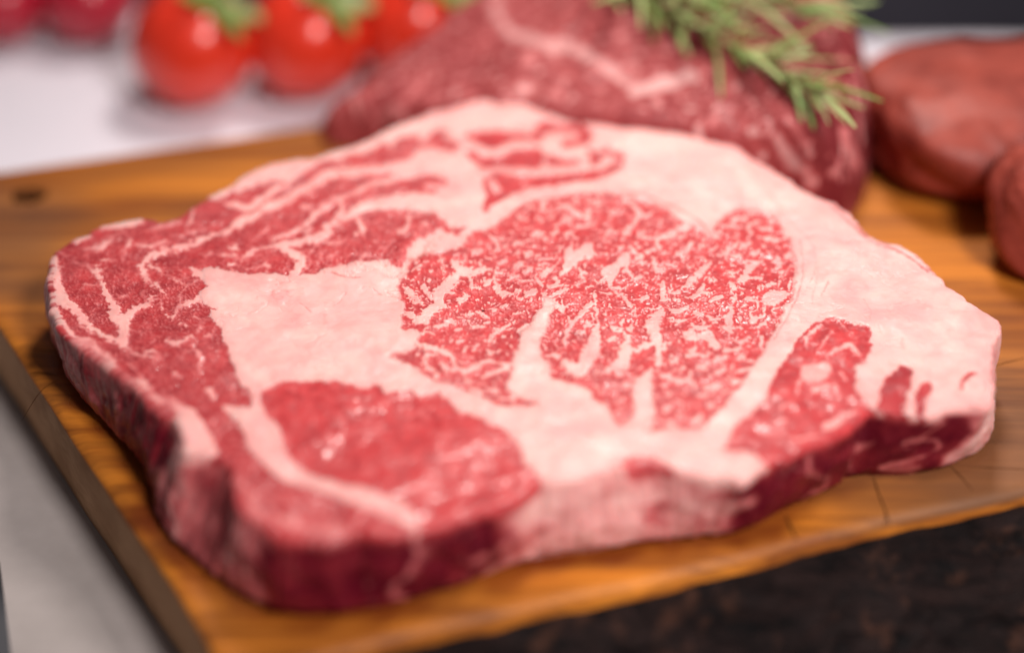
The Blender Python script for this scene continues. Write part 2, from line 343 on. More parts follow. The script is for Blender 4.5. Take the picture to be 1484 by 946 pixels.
CAP = [(62,378),(84,342),(118,326),(164,310),(207,304),(238,310),(257,303),(280,292),(319,290),(331,285),(355,276),(378,269),(405,262),(421,264),(443,250),(463,238),(480,232),(497,227),(536,219),(553,208),(565,215),(581,203),(602,197),(611,206),(624,193),(649,190),(645,202),(658,208),(668,213),(658,223),(642,219),(624,214),(602,223),(588,235),(554,241),(570,256),(592,257),(614,253),(632,257),(642,262),(652,271),(640,275),(622,281),(600,281),(578,283),(556,289),(537,293),(535,305),(561,304),(604,304),(626,310),(639,322),(641,331),(609,348),(599,356),(589,375),(570,388),(558,380),(528,381),(494,386),(470,391),(446,396),(409,398),(390,395),(355,398),(336,396),(316,390),(294,390),(302,413),(300,421),(290,432),(300,445),(306,460),(316,474),(328,500),(338,530),(348,558),(367,579),(361,592),(335,598),(344,615),(361,651),(382,674),(411,695),(454,710),(490,722),(530,738),(560,750),(590,762),(610,775),(571,784),(512,782),(441,790),(385,776),(336,738),(325,684),(285,668),(258,660),(250,616),(200,582),(161,543),(114,512),(78,490),(64,462),(58,420)]
LOW = [(377,569),(392,561),(413,554),(445,552),(504,557),(522,563),(546,557),(555,571),(575,567),(593,566),(603,576),(634,570),(666,594),(708,614),(733,626),(750,651),(759,670),(782,697),(765,712),(752,732),(720,745),(680,758),(640,768),(609,768),(606,755),(594,738),(560,719),(520,708),(487,701),(438,680),(413,655),(409,632),(402,621),(392,605),(381,585)]
RGT = [(1150,504),(1160,490),(1173,471),(1190,466),(1213,463),(1245,473),(1261,479),(1263,498),(1255,517),(1242,532),(1240,547),(1242,572),(1258,588),(1256,604),(1226,628),(1200,645),(1170,652),(1142,668),(1108,672),(1100,656),(1070,653),(1043,650),(1053,643),(1068,618),(1092,595),(1112,576),(1121,549),(1136,525)]
SM1 = [(1308,529),(1322,538),(1321,555),(1314,575),(1310,606),(1276,606),(1271,590),(1274,570),(1283,548),(1297,537)]
SM2 = [(1344,555),(1355,564),(1347,574),(1338,586),(1336,606),(1328,606),(1327,576),(1334,562)]
UPR = [[(700,228),(688,220),(673,222),(684,233),(704,243),(722,240),(742,242),(770,244),(786,236),(782,215),(760,214),(740,218),(718,226)],
       [(700,268),(706,256),(717,247),(742,254),(776,257),(797,257),(830,257),(828,264),(795,268),(774,273),(751,276),(734,286),(712,299),(702,311),(699,300),(703,285)],
       [(674,200),(690,192),(712,190),(730,191),(750,195),(774,194),(774,204),(740,206),(726,214),(706,216),(690,208)]]
# lean strokes painted into fat: points with widths
LEANS = [([(777,199),(786,185),(808,183),(836,186),(849,194),(846,203),(823,208)],[12,15,12,11,10,9,11]),
 ([(795,232),(812,236),(838,237)],[11,10,5]), ([(853,222),(864,229),(858,237)],[8,11,6]), ([(866,221),(885,223),(901,228),(903,236)],[5,6,7,5]),
 ([(778,269),(800,263),(830,259),(860,254),(882,246),(898,239)],[7,13,10,11,10,9]),
 ([(641,330),(660,336),(678,330)],[4,7,3]), ([(463,393),(440,397)],[3,2]), ([(293,447),(312,449)],[5,2]),
 ([(885,684),(915,674),(945,672),(968,682)],[8,12,12,6]), ([(930,680),(932,700),(934,720)],[9,8,5]),
 ([(1095,640),(1065,650)],[6,6]), ([(1394,562),(1402,548),(1412,541)],[5,6,4])]
PINKS = [([(690,205),(740,200),(800,195),(850,200)],[22,26,28,20],.55),([(700,240),(760,245),(830,240),(885,232)],[26,26,24,16],.6),([(520,225),(600,215),(650,205)],[20,24,20],.4),([(1385,575),(1395,556),(1420,540)],[8,10,6],.35),([(470,455),(472,470)],[5,9],.35),([(360,410),(385,405)],[22,22],.22),([(452,520),(380,530),(350,545)],[8,10,6],.2),
 ([(1165,430),(1185,410),(1198,395)],[3,4,3],.4),([(1117,285),(1135,305),(1142,325)],[5,8,5],.35),([(820,640),(850,650),(870,670)],[8,10,8],.22),([(1030,635),(1038,632)],[6,6],.3)]
# membranes: thin dark red lines lying in the fat
LINES = [([(905,280),(935,285),(959,294),(990,311),(1010,322),(1022,332),(1026,342)],2.6,.8),([(1160,350),(1164,380),(1161,410),(1152,440),(1138,465),(1120,492)],2.2,.5),([(1178,360),(1182,390),(1170,420)],1.6,.3),
 ([(1205,300),(1235,328),(1264,352),(1310,372),(1345,395)],3.2,.75),([(1270,350),(1300,366),(1330,384)],2.4,.55),([(1310,362),(1350,392),(1375,415)],2.2,.5),([(590,377),(602,374),(620,369)],2.5,.7),
 ([(480,398),(500,404),(522,405)],2.2,.5),([(430,435),(440,445),(450,455)],1.6,.35),([(400,415),(420,410),(445,404)],1.6,.3),([(500,425),(492,440),(484,446)],1.6,.4),
 ([(380,430),(410,425),(440,420)],1.5,.22),([(1190,430),(1196,420),(1200,410)],1.6,.55),([(1252,435),(1260,450),(1262,465)],1.5,.25),([(850,172),(900,176),(940,190)],4,.22),([(1075,240),(1110,275),(1140,320)],4,.25),
 ([(925,250),(940,262),(945,275)],2.,.2),([(1308,490),(1310,505)],4,.2),([(1150,330),(1170,345),(1185,390),(1176,440)],2,.25)]
FATS_CAP = [([(712,268),(719,275)],[12,11]),([(800,195),(830,197)],[7,6]),([(756,262),(775,258)],[3,3]),([(240,430),(229,418),(212,405),(207,393),(205,383),(212,374),(229,368),(254,361),(278,352),(297,345),(328,335),(345,325),(368,312),(395,298),(421,287),(435,276),(454,266),(480,254),(514,251),(565,246),(598,236),(624,224)],[3,4,9,10,11,10,9,8,8,8,9,13,12,10,12,14,13,14,14,15,16,20]),
 ([(392,349),(412,340),(438,328),(454,314),(471,298),(500,287),(539,270),(565,263),(600,250)],[4,7,8,8,9,9,9,9,6]),
 ([(405,357),(421,366),(438,376),(432,388),(424,398)],[9,13,12,12,14]),([(405,356),(425,353),(446,349),(471,338),(480,325),(502,314),(528,302),(561,294),(604,294),(650,300)],[8,10,11,10,11,11,14,19,24,30]),
 ([(517,318),(524,330),(527,337),(516,340)],[8,10,7,4]),([(480,330),(487,312),(497,306)],[4,7,6]),
 ([(355,389),(378,384),(390,386),(388,394)],[3,4,5,4]),([(351,376),(368,364),(395,357),(405,357)],[5,6,6,6]),([(297,371),(325,370),(350,371)],[3,5,4]),([(332,383),(340,382)],[6,6]),([(335,361),(343,358)],[9,8]),
 ([(450,354),(470,352),(500,350)],[4,4,3]),([(440,366),(450,364)],[5,5]),([(445,336),(450,333)],[7,6]),([(465,352),(490,356),(497,352)],[4,4,3]),
 ([(545,353),(552,361),(560,361)],[4,5,3]),([(593,312),(591,325),(588,336),(578,339)],[6,9,8,8]),([(600,310),(612,312)],[5,4]),([(615,326),(620,331)],[6,5]),([(520,373),(530,370),(540,372)],[4,5,4]),([(575,345),(560,350)],[3,2]),
 ([(470,375),(482,370),(494,374)],[4,4,3]),([(300,392),(320,400),(340,402)],[12,14,12]),([(280,391),(300,405),(325,412)],[7,14,16]),([(300,432),(285,437),(270,442),(255,450)],[10,8,6,4]),([(262,428),(264,436),(258,448),(248,462)],[4,6,6,5]),([(262,425),(275,412),(290,408)],[5,4,3]),
 ([(228,398),(245,402),(262,410),(266,420)],[2,3,4,5]),([(255,393),(268,397),(268,410)],[3,3,3]),([(218,384),(226,388),(235,396)],[6,7,4]),
 ([(177,497),(178,487),(177,469),(168,457),(161,437),(152,418),(146,401),(142,388)],[14,15,16,16,13,9,7,4]),([(147,402),(131,393),(116,385),(104,381)],[6,5,4,3]),([(150,416),(136,413),(124,413)],[4,4,4]),
 ([(178,462),(195,447),(212,442),(220,434),(232,437),(238,455),(252,462),(268,475)],[13,11,9,8,5,4,4,3]),([(212,442),(205,425),(215,420)],[3,3,2]),([(175,429),(185,426)],[5,4]),
 ([(178,495),(188,508),(208,518),(225,520)],[8,7,5,4]),([(178,495),(155,490),(136,474),(119,462),(102,443),(89,435),(82,416),(81,395),(80,372)],[10,8,10,10,15,22,13,9,6]),
 ([(80,450),(92,470),(104,488)],[9,9,10]),([(110,470),(124,476),(140,486)],[3,4,3]),
 ([(150,330),(180,326),(205,321)],[8,12,9]),([(110,350),(128,342)],[9,9]),([(125,362),(145,360),(158,352),(175,348)],[8,10,7,4]),([(190,350),(182,365),(176,378)],[6,6,3]),([(195,357),(220,358),(245,352)],[5,6,4]),([(215,335),(240,330),(262,322)],[4,6,5]),([(150,345),(170,340),(185,338)],[4,5,4]),
 ([(150,380),(160,378)],[5,5]),([(250,345),(280,335),(300,330)],[3,4,3]),([(332,298),(350,300),(362,300),(375,288)],[8,9,9,6]),([(362,300),(380,290),(398,275),(415,268)],[8,8,9,10]),([(280,300),(277,320),(270,330)],[5,6,4]),([(340,285),(360,282)],[4,3]),([(350,308),(360,312)],[4,4]),([(375,340),(390,330),(400,318)],[3,4,3]),([(440,300),(452,300)],[8,6]),([(420,310),(432,305)],[4,4]),
 ([(490,238),(505,236)],[7,4]),([(484,292),(494,299),(496,310)],[5,6,5]),([(508,230),(525,226)],[3,3]),([(566,212),(568,222)],[5,3]),([(612,200),(618,204)],[6,5]),([(650,197),(662,205)],[7,7]),([(575,225),(590,218)],[3,3]),([(530,232),(550,228)],[4,3]),
 ([(620,268),(640,272),(655,275)],[7,8,7]),([(500,262),(490,275)],[4,3]),([(280,500),(287,520),(290,540)],[5,7,4]),([(240,497),(255,500),(270,495),(280,490)],[5,7,7,5]),([(262,520),(270,510)],[4,4]),([(300,565),(310,575)],[9,8]),([(285,480),(290,470),(283,462)],[5,5,4]),([(300,490),(312,482)],[4,4]),
 ([(212,512),(222,510),(230,520)],[6,6,4]),([(200,478),(205,490)],[3,3]),([(252,540),(262,545)],[5,5]),([(205,548),(195,535),(180,528)],[4,3,2])]
FAT_POLYS = [[(258,596),(275,592),(288,604),(300,625),(316,655),(300,661),(285,660),(266,652),(260,622)],
 [(327,588),(361,591),(368,578),(376,580),(386,600),(396,610),(406,625),(411,650),(419,665),(440,680),(487,701),(540,715),(575,729),(598,742),(607,758),(592,764),(560,751),(530,738),(490,722),(454,710),(411,695),(382,674),(361,651),(344,615),(332,600)],
 [(1158,531),(1180,526),(1204,525),(1201,551),(1185,556),(1173,557),(1160,548)],
 [(829,350),(824,360),(817,368),(815,380),(812,393),(814,401),(822,396),(836,386),(843,378),(846,370),(852,381),(862,376),(861,365),(858,354),(848,353),(838,365),(831,371),(829,362)],
 [(898,371),(912,370),(912,383),(896,389),(895,400),(885,417),(879,407),(873,394),(886,382)]]
FATS_EYE = [([(655,379),(668,393),(686,395)],[8,17,9]),([(667,397),(655,409),(645,418),(636,428),(633,446),(624,452),(616,461),(602,468)],[14,16,17,18,16,14,14,12]),([(682,404),(685,420)],[6,5]),
 ([(583,415),(594,424),(604,435),(612,443)],[5,13,12,5]),([(614,415),(624,434)],[8,8]),([(592,458),(600,461)],[10,8]),([(612,464),(618,468)],[11,10]),
 ([(732,375),(722,384),(717,397),(721,414),(725,425),(740,428)],[4,4,4,8,15,6]),([(738,403),(748,398)],[6,5]),([(776,404),(780,410),(785,416)],[8,7,6]),([(692,453),(709,460)],[5,6]),([(711,487),(722,479),(740,470)],[5,7,5]),
 ([(606,503),(619,507),(645,512),(655,518),(661,534),(682,536),(700,525),(717,526)],[9,9,9,8,8,9,9,5]),([(617,532),(630,537)],[7,6]),([(640,528),(648,534)],[7,7]),([(697,546),(722,538),(738,530)],[5,7,6]),([(708,562),(720,564)],[8,8]),([(682,562),(694,566)],[6,6]),([(726,577),(745,578)],[6,5]),
 ([(709,339),(720,352),(717,362)],[4,8,5]),([(749,311),(755,318),(764,319)],[4,5,3]),([(786,296),(787,306)],[8,7]),([(801,302),(794,311)],[4,4]),([(810,299),(824,301),(836,311),(854,317)],[6,8,7,3]),([(835,288),(836,297)],[6,6]),([(836,327),(850,327),(861,322)],[5,7,6]),
 ([(886,332),(876,343)],[9,4]),([(917,299),(926,314),(915,326)],[7,9,4]),([(913,357),(921,368)],[5,6]),([(795,417),(810,410)],[8,8]),([(785,377),(800,376)],[4,4]),([(808,382),(798,394),(790,398)],[3,5,7]),([(848,408),(836,416)],[5,5]),
 ([(926,310),(936,316),(950,306)],[8,5,4]),([(949,347),(977,337),(997,331)],[6,8,12]),([(952,350),(955,360)],[6,6]),([(978,371),(994,364),(1003,353)],[5,7,6]),([(968,359),(980,354)],[3,3]),([(948,380),(952,388),(962,393)],[8,13,8]),([(962,381),(982,386)],[4,4]),
 ([(990,418),(1003,406),(1015,395),(1031,381)],[7,12,12,6]),([(961,413),(961,424),(960,434)],[12,12,9]),([(1003,431),(1012,428),(1020,417)],[7,10,9]),([(1053,363),(1053,374)],[10,8]),([(1053,365),(1065,358),(1070,348)],[6,6,4]),([(1102,379),(1086,388),(1080,402),(1071,411)],[6,15,15,8]),([(1086,403),(1104,405)],[6,6]),
 ([(1090,338),(1084,328),(1100,320)],[7,6,5]),([(1104,331),(1118,332)],[6,6]),([(1100,344),(1120,348),(1140,344)],[4,7,4]),([(1054,326),(1068,328)],[5,5]),([(1148,382),(1139,395),(1127,416)],[4,3,4]),([(1112,436),(1122,434),(1132,431)],[19,22,18]),([(1146,404),(1143,420)],[4,6]),([(1058,413),(1066,422)],[5,6]),([(1020,347),(1019,358)],[4,3]),
 ([(1066,429),(1060,450),(1057,465),(1058,480)],[4,9,13,11]),([(972,450),(984,450),(998,444)],[7,11,6]),([(978,472),(994,465),(1010,457)],[3,5,4]),([(1026,459),(1032,463),(1042,463)],[6,8,5]),([(994,485),(1011,478),(1030,476)],[8,9,5]),([(998,492),(1024,490),(1037,501)],[10,15,15]),([(1050,510),(1070,506)],[9,9]),([(1104,488),(1102,500)],[8,8]),([(1118,451),(1132,447)],[4,4]),([(1098,432),(1096,450)],[4,4]),([(1034,527),(1052,519)],[7,8]),
 ([(958,543),(985,552),(999,549),(1001,538)],[7,9,7,6]),([(1020,564),(1042,562)],[9,10]),([(1044,575),(1056,567)],[4,5]),([(1006,611),(1016,605)],[9,8]),([(1070,541),(1086,536)],[6,6]),
 ([(820,422),(803,430),(790,438)],[8,8,10]),([(855,443),(836,463),(824,481),(819,499)],[11,8,9,6]),([(861,427),(863,445),(866,473)],[7,6,8]),([(866,473),(860,495),(853,518),(844,535),(827,534),(815,524)],[8,20,22,22,20,9]),([(890,479),(902,476)],[5,5]),
 ([(910,492),(905,515),(898,529),(880,540)],[13,23,17,7]),([(959,449),(954,459),(947,471),(949,488),(954,505),(954,524)],[8,17,25,19,13,14]),([(903,426),(907,436),(911,444)],[7,10,8]),([(893,422),(898,429)],[6,5]),([(930,545),(912,549)],[7,5]),([(944,536),(933,556),(931,571),(932,595),(930,616)],[9,20,27,29,32]),([(894,580),(904,576)],[5,5]),
 ([(834,412),(850,404)],[4,3]),([(690,473),(700,474)],[6,6])]
DOTS_EYE = [(606,388,9,4),(690,365,12,6),(751,384,7,7),(765,368,8,5),(765,392,8,7),(770,428,10,9),(790,396,6,8),(670,434,8,9),(707,411,5,5),(690,392,5,5),(700,389,5,4),(717,450,5,4),(731,445,6,5),(757,477,8,6),(665,477,9,4),(690,473,7,5),(705,468,6,4),(634,475,8,5),(648,468,6,8),(667,495,6,5),(690,501,5,5),(712,511,5,4),(723,510,5,4),(731,378,6,3),(749,352,6,5),(767,368,8,4),(750,383,7,5),(742,402,6,4),(724,395,7,3),(700,393,5,4),(707,412,6,5),(720,416,6,6),(822,319,10,6),(803,339,8,5),(825,340,8,5),(790,348,6,4),(776,339,6,5),(766,348,4,3),(773,358,5,3),(908,338,7,6),(900,360,6,5),(884,314,5,3),(898,306,6,3),(906,392,6,5),(925,402,7,6),(944,361,8,5),(926,373,8,6),(930,338,6,5),(935,432,7,6),(979,424,6,5),(1079,357,7,6),(1096,366,8,4),(1065,317,5,4),(1143,370,6,7),(1126,375,6,5),(1128,387,8,4),(1115,415,5,6),(1042,435,9,5),(1032,361,6,4),(1043,336,5,4),(1034,438,9,5),(1087,435,7,6),(1077,446,6,4),(1077,495,8,6),(1105,459,6,5),(1105,470,6,5),(1092,464,6,8),(1022,517,8,6),(1019,532,6,7),(1004,508,6,5),(977,523,7,5),(990,534,5,4),(1072,520,5,6),(1043,540,9,7),(1065,556,6,6),(968,591,9,7),(965,557,6,5),(814,449,6,4),(851,473,6,5),(887,490,7,6),(902,468,6,5),(912,476,6,6),(931,501,9,7),(934,432,7,7),(898,542,6,5),(884,427,5,4),(1019,573,8,5),(985,600,7,4),(1035,590,8,5),(960,505,6,6)]
LOW_DOTS = [(422,561,9,7),(467,572,11,7),(405,617,10,7),(492,612,9,14),(497,626,7,7),(536,578,10,6),(588,580,10,6),(581,602,8,6),(525,590,16,6),(500,668,22,9),(530,680,18,7),(590,665,28,9),(630,628,12,9),(695,640,14,9),(618,720,12,9),(728,695,14,9),(680,652,16,6),(660,690,14,7),(560,640,18,6),(720,658,14,6),(474,640,14,7),(440,600,10,6),(612,599,12,6)]
RGT_STROKES = [([(1168,500),(1176,482),(1190,474)],[6,9,7]),([(1184,508),(1196,497),(1206,484)],[6,7,4]),([(1214,509),(1232,502),(1243,515)],[6,9,6]),([(1200,515),(1215,508)],[8,8]),([(1222,470),(1236,484)],[4,3]),([(1210,560),(1216,575)],[6,6]),([(1155,575),(1158,555),(1165,545)],[6,6,6]),([(1132,590),(1150,585)],[6,6]),([(1125,612),(1138,610)],[8,7]),([(1195,620),(1215,608),(1232,598)],[12,10,8]),([(1180,565),(1200,562)],[9,9]),([(1150,640),(1190,632)],[5,7]),([(1218,540),(1226,550)],[5,6])]
BL_PINK = [([(112,496),(128,496),(141,506),(155,517),(168,535),(185,548),(203,552),(225,577),(249,583),(268,602)],[14,18,15,13,9,8,11,14,18,22],.66),([(342,693),(365,731),(376,754)],[9,15,13],.55),([(357,697),(403,716),(430,735)],[5,7,7],.35),([(398,750),(454,764),(495,768)],[15,17,16],.55),([(480,762),(500,775),(512,782)],[12,12,8],.5),([(430,700),(470,735),(530,755)],[6,10,8],.25),([(300,655),(330,690)],[6,6],.3)]

# traced raster, on the homography of the level plane of the cut face
X0, Y0, SC = 50, 120, 1.3
W, H = int(1420 * SC), int(690 * SC)
gx, gy = np.meshgrid(X0 + np.arange(W) / SC, Y0 + np.arange(H) / SC)
gx = gx.astype(np.float32); gy = gy.astype(np.float32)
ux, uy = on_plane(gx, gy, TOP_Z); ux = ux.astype(np.float32); uy = uy.astype(np.float32)   # cm on the cut face
wx = gx + 4.0 * perlin(ux * 1.3, uy * 1.3, 1) + 3.4 * perlin(ux * 4, uy * 4, 2) + 2.0 * perlin(ux * 10, uy * 10, 3) + 1.0 * perlin(ux * 22, uy * 22, 4)
wy = gy + 2.4 * perlin(ux * 1.3, uy * 1.3, 5) + 2.4 * perlin(ux * 4, uy * 4, 6) + 1.6 * perlin(ux * 10, uy * 10, 7) + .9 * perlin(ux * 22, uy * 22, 8)
WN = (perlin(ux * 6, uy * 6, 91) + .8 * perlin(ux * 13, uy * 13, 92)).astype(np.float32); VN = np.clip(.92 + .35 * perlin(ux * 2.2, uy * 2.2, 93), .6, 1).astype(np.float32)
ex = gx + 2.0 * perlin(ux * 1.3, uy * 1.3, 1) + 1.5 * perlin(ux * 4, uy * 4, 2) + .8 * perlin(ux * 10, uy * 10, 3)
ey = gy + 1.2 * perlin(ux * 1.3, uy * 1.3, 5) + 1.1 * perlin(ux * 4, uy * 4, 6) + .7 * perlin(ux * 10, uy * 10, 7)
def box(pts, pad):
    p = np.asarray(pts, float); a = np.clip(((p.min(0) - pad - (X0, Y0)) * SC).astype(int), 0, (W, H)); b = np.clip(((p.max(0) + pad - (X0, Y0)) * SC).astype(int) + 1, 0, (W, H))
    return slice(a[1], b[1]), slice(a[0], b[0])
def poly_sd(pts, sl, X=None, Y=None):
    P = smooth_poly(pts, True, 3).astype(np.float32); x = (wx if X is None else X)[sl]; y = (wy if Y is None else Y)[sl]
    d = np.full(x.shape, 1e9, np.float32); ins = np.zeros(x.shape, bool)
    for (a, b), (c, e) in zip(P, np.roll(P, -1, 0)):
        L = (c - a) ** 2 + (e - b) ** 2 + 1e-6
        t = np.clip(((x - a) * (c - a) + (y - b) * (e - b)) / L, 0, 1)
        d = np.minimum(d, (x - a - t * (c - a)) ** 2 + (y - b - t * (e - b)) ** 2)
        if abs(e - b) > 1e-9:
            cr = ((b > y) != (e > y)) & (x < (c - a) * (y - b) / (e - b) + a); ins ^= cr
    return np.where(ins, -1, 1) * np.sqrt(d)
def stroke(pts, ws, soft=1.6, X=None, Y=None):
    n = 4; P = smooth_poly(pts, False, n); wv = np.interp(np.linspace(0, len(pts) - 1, len(P)), np.arange(len(pts)), ws) / 2
    sl = box(P, max(ws) / 2 + 14); x = (wx if X is None else X)[sl]; y = (wy if Y is None else Y)[sl]; best = np.full(x.shape, 1e9, np.float32)
    for i in range(len(P) - 1):
        (a, b), (c, e) = P[i], P[i + 1]; L = (c - a) ** 2 + (e - b) ** 2 + 1e-6
        t = np.clip(((x - a) * (c - a) + (y - b) * (e - b)) / L, 0, 1)
        best = np.minimum(best, np.hypot(x - a - t * (c - a), y - b - t * (e - b)) - (wv[i] + t * (wv[i + 1] - wv[i])))
    best = best + WN[sl] * max(.9, min(3.2, .26 * max(ws)))
    return sl, sstep(soft, -soft, best) * VN[sl]
fat = np.ones((H, W), np.float32); tone = np.zeros((H, W), np.float32); line = np.zeros((H, W), np.float32)
marb = np.zeros((H, W), np.float32)
reg = np.zeros((H, W), np.int8)
full = {}
for k, (rid, pts, soft) in enumerate([(1, EYE, 1.6), (2, CAP, 2.2), (3, LOW, 3.0), (4, RGT, 2.4), (5, SM1, 2.2), (6, SM2, 2.2)] + [(10 + q, p, 2.2) for q, p in enumerate(UPR)]):
    sl = box(pts, 14); sd = poly_sd(pts, sl)
    if rid in (2, 3, 4): sd = sd + 2.6 * perlin(ux[sl] * 3.2, uy[sl] * 3.2, 121) + 3.2 * np.abs(perlin(ux[sl] * 5, uy[sl] * 7, 122)) + 1.2 * perlin(ux[sl] * 14, uy[sl] * 14, 123) - 1.0
    f = sstep(-soft, soft, sd)
    fat[sl] = np.minimum(fat[sl], f); r = reg[sl]; r[sd < .5] = rid
    if rid == 1:                                   # thin red rim just inside the eye's membrane
        line[sl] = np.maximum(line[sl], .55 * sstep(2.2, .6, np.abs(sd - 1.5)))
for q, (pts, ws) in enumerate(LEANS):
    ws = [q_ * 1.25 for q_ in ws]; sl, v = stroke(pts, ws, 2.2); fat[sl] = np.minimum(fat[sl], 1 - v); r = reg[sl]; r[(v > .5) & (r == 0)] = 20 + q
# procedural marbling inside the lean, in true surface coordinates
def mset(rid): return reg == rid
th = np.interp(gx, [580, 760, 900, 1010, 1130], [.2, .5, .6, .75, .95]).astype(np.float32)   # streak direction swings to the right
ca, sa = np.cos(th), np.sin(th)
qx = ux + .10 * perlin(ux * 3, uy * 3, 11); qy = uy + .10 * perlin(ux * 3, uy * 3, 12)
a1 = qx * ca + qy * sa; a2 = -qx * sa + qy * ca
n1 = perlin(a1 * 2.0, a2 * 3.4, 13); n2 = perlin(a1 * 4.5, a2 * 7.0, 14); rd = 1 - np.abs(perlin(qx * 3.0, qy * 3.0, 15)) * 2.2
dens = .5 + .5 * perlin(ux * .5, uy * .5, 16)
eye = 1.0 * sstep(.40, .50, perlin(qx * 2.6, qy * 2.9, 13) * .8 + n2 * .40 - .06 + .14 * dens)
eye = np.maximum(eye, .9 * sstep(.43, .53, perlin(qx * 5.5, qy * 6.2, 14)))
hair = np.maximum(sstep(.91, .99, 1 - np.abs(perlin(qx * 4.2, qy * 5.0, 101)) * 2), .8 * sstep(.90, .99, 1 - np.abs(perlin(qx * 7.5, qy * 8.5, 102)) * 2)) * sstep(-.15, .25, perlin(ux * 2.1, uy * 2.1, 103))
eye = np.maximum(eye, .62 * hair)
eye = np.maximum(eye, .40 * sstep(.90, .98, rd) * sstep(-.1, .3, perlin(ux * 1.7, uy * 1.7, 18)))
n3 = perlin(qx * 9, qy * 9, 19); eye = np.maximum(eye, .55 * sstep(.40, .56, n3)); eye = np.maximum(eye, .22 * sstep(.3, .6, perlin(qx * 17, qy * 17, 20)))
# left cap: fine branching veins running with the muscle
tc = np.interp(gx + .4 * (gy - 400), [90, 250, 400, 640], [-.9, -.2, .38, .45]).astype(np.float32); cc, sc_ = np.cos(tc), np.sin(tc)
b1 = qx * cc + qy * sc_; b2 = -qx * sc_ + qy * cc
r1 = 1 - np.abs(perlin(b1 * 1.2, b2 * 2.6, 23)) * 2.4; r2 = 1 - np.abs(perlin(b1 * 3.0, b2 * 5.0, 24)) * 2.2; s1 = perlin(b1 * 4.5, b2 * 8, 25)
cap = np.maximum(.56 * sstep(.82, .97, r1), .46 * sstep(.82, .98, r2) * sstep(-.25, .2, perlin(ux * 1.1, uy * 1.1, 26)))
cap = np.maximum(cap, .58 * sstep(.34, .52, s1)); cap = np.maximum(cap, .50 * sstep(.30, .55, n3)); cap = np.maximum(cap, .50 * sstep(.32, .50, perlin(b1 * 8, b2 * 14, 28))); cap = np.maximum(cap, .5 * hair)
rr_ = sstep(.25, .6, n1 * .8 + n2 * .5); rg = np.maximum(.45 * rr_, .30 * sstep(.85, .98, r1))
low = np.maximum(.24 * sstep(.1, .7, perlin(qx * 1.4, qy * 2.2, 27)), .12 * sstep(.3, .6, n1))
for rid, m in ((1, eye), (2, cap), (3, low), (4, rg), (5, .25 * rr_), (6, .25 * rr_), (10, .5 * rr_), (11, .5 * rr_), (12, .5 * rr_)):
    k = reg == rid; fat[k] = np.maximum(fat[k], m[k])
k = reg == 3; fat[k] = np.maximum(fat[k], .16 + .10 * perlin(ux[k] * 2, uy[k] * 2, 98)); k = (reg == 4) | (reg == 1); fat[k] = np.maximum(fat[k], .08)
# traced fat
for q, pts in enumerate(FAT_POLYS):
    sl = box(pts, 10); f = sstep(1.8, -1.8, poly_sd(pts, sl)) * (.62 if q == 2 else 1); fat[sl] = np.maximum(fat[sl], f)
for pts, ws in FATS_CAP:
    sl, v = stroke(pts, ws, 2.0); fat[sl] = np.maximum(fat[sl], v * np.interp(np.mean(ws), [3, 6, 10, 16], [.62, .76, .88, .98]))
for pts, ws in FATS_EYE:
    ws = [q_ * (.84 if q_ < 16 else .95) for q_ in ws]; sl, v = stroke(pts, ws, 1.1, ex, ey); fat[sl] = np.maximum(fat[sl], v * np.interp(np.mean(ws), [3, 7, 14], [.85, .97, 1]))
for pts, ws in RGT_STROKES:
    sl, v = stroke(pts, ws, 2.4); fat[sl] = np.maximum(fat[sl], v * .72)
for x, y, a, b in DOTS_EYE:
    sl, v = stroke([(x - a * .5, y + b * .25), (x + a * .5, y - b * .25)], [b * 1.2, b * 1.2], 1.1, ex, ey); fat[sl] = np.maximum(fat[sl], v * (.86 + .15 * ((x * 7 + y * 13) % 10) / 10))
k = reg == 1; fat[k] = fat[k] * (1 - .28 * sstep(.25, .5, perlin(qx[k] * 10, qy[k] * 11, 107)))
for x, y, a, b in LOW_DOTS:
    sl, v = stroke([(x - a * .5, y), (x + a * .5, y + 1)], [b, b], 3.5); fat[sl] = np.maximum(fat[sl], v * .40)
for pts, ws, al in BL_PINK:
    sl, v = stroke(pts, ws, 4.0); fat[sl] = np.maximum(fat[sl], v * al)
for pts, ws, al in PINKS:
    sl, v = stroke(pts, ws, 5.0); line[sl] = np.maximum(line[sl], v * al * .75)
for pts, ws, al in LINES:
    sl, v = stroke(pts, [ws] * len(pts), 1.3, gx + .35 * (wx - gx), gy + .35 * (wy - gy)); line[sl] = np.maximum(line[sl], np.clip(v * al * 1.5, 0, 1))
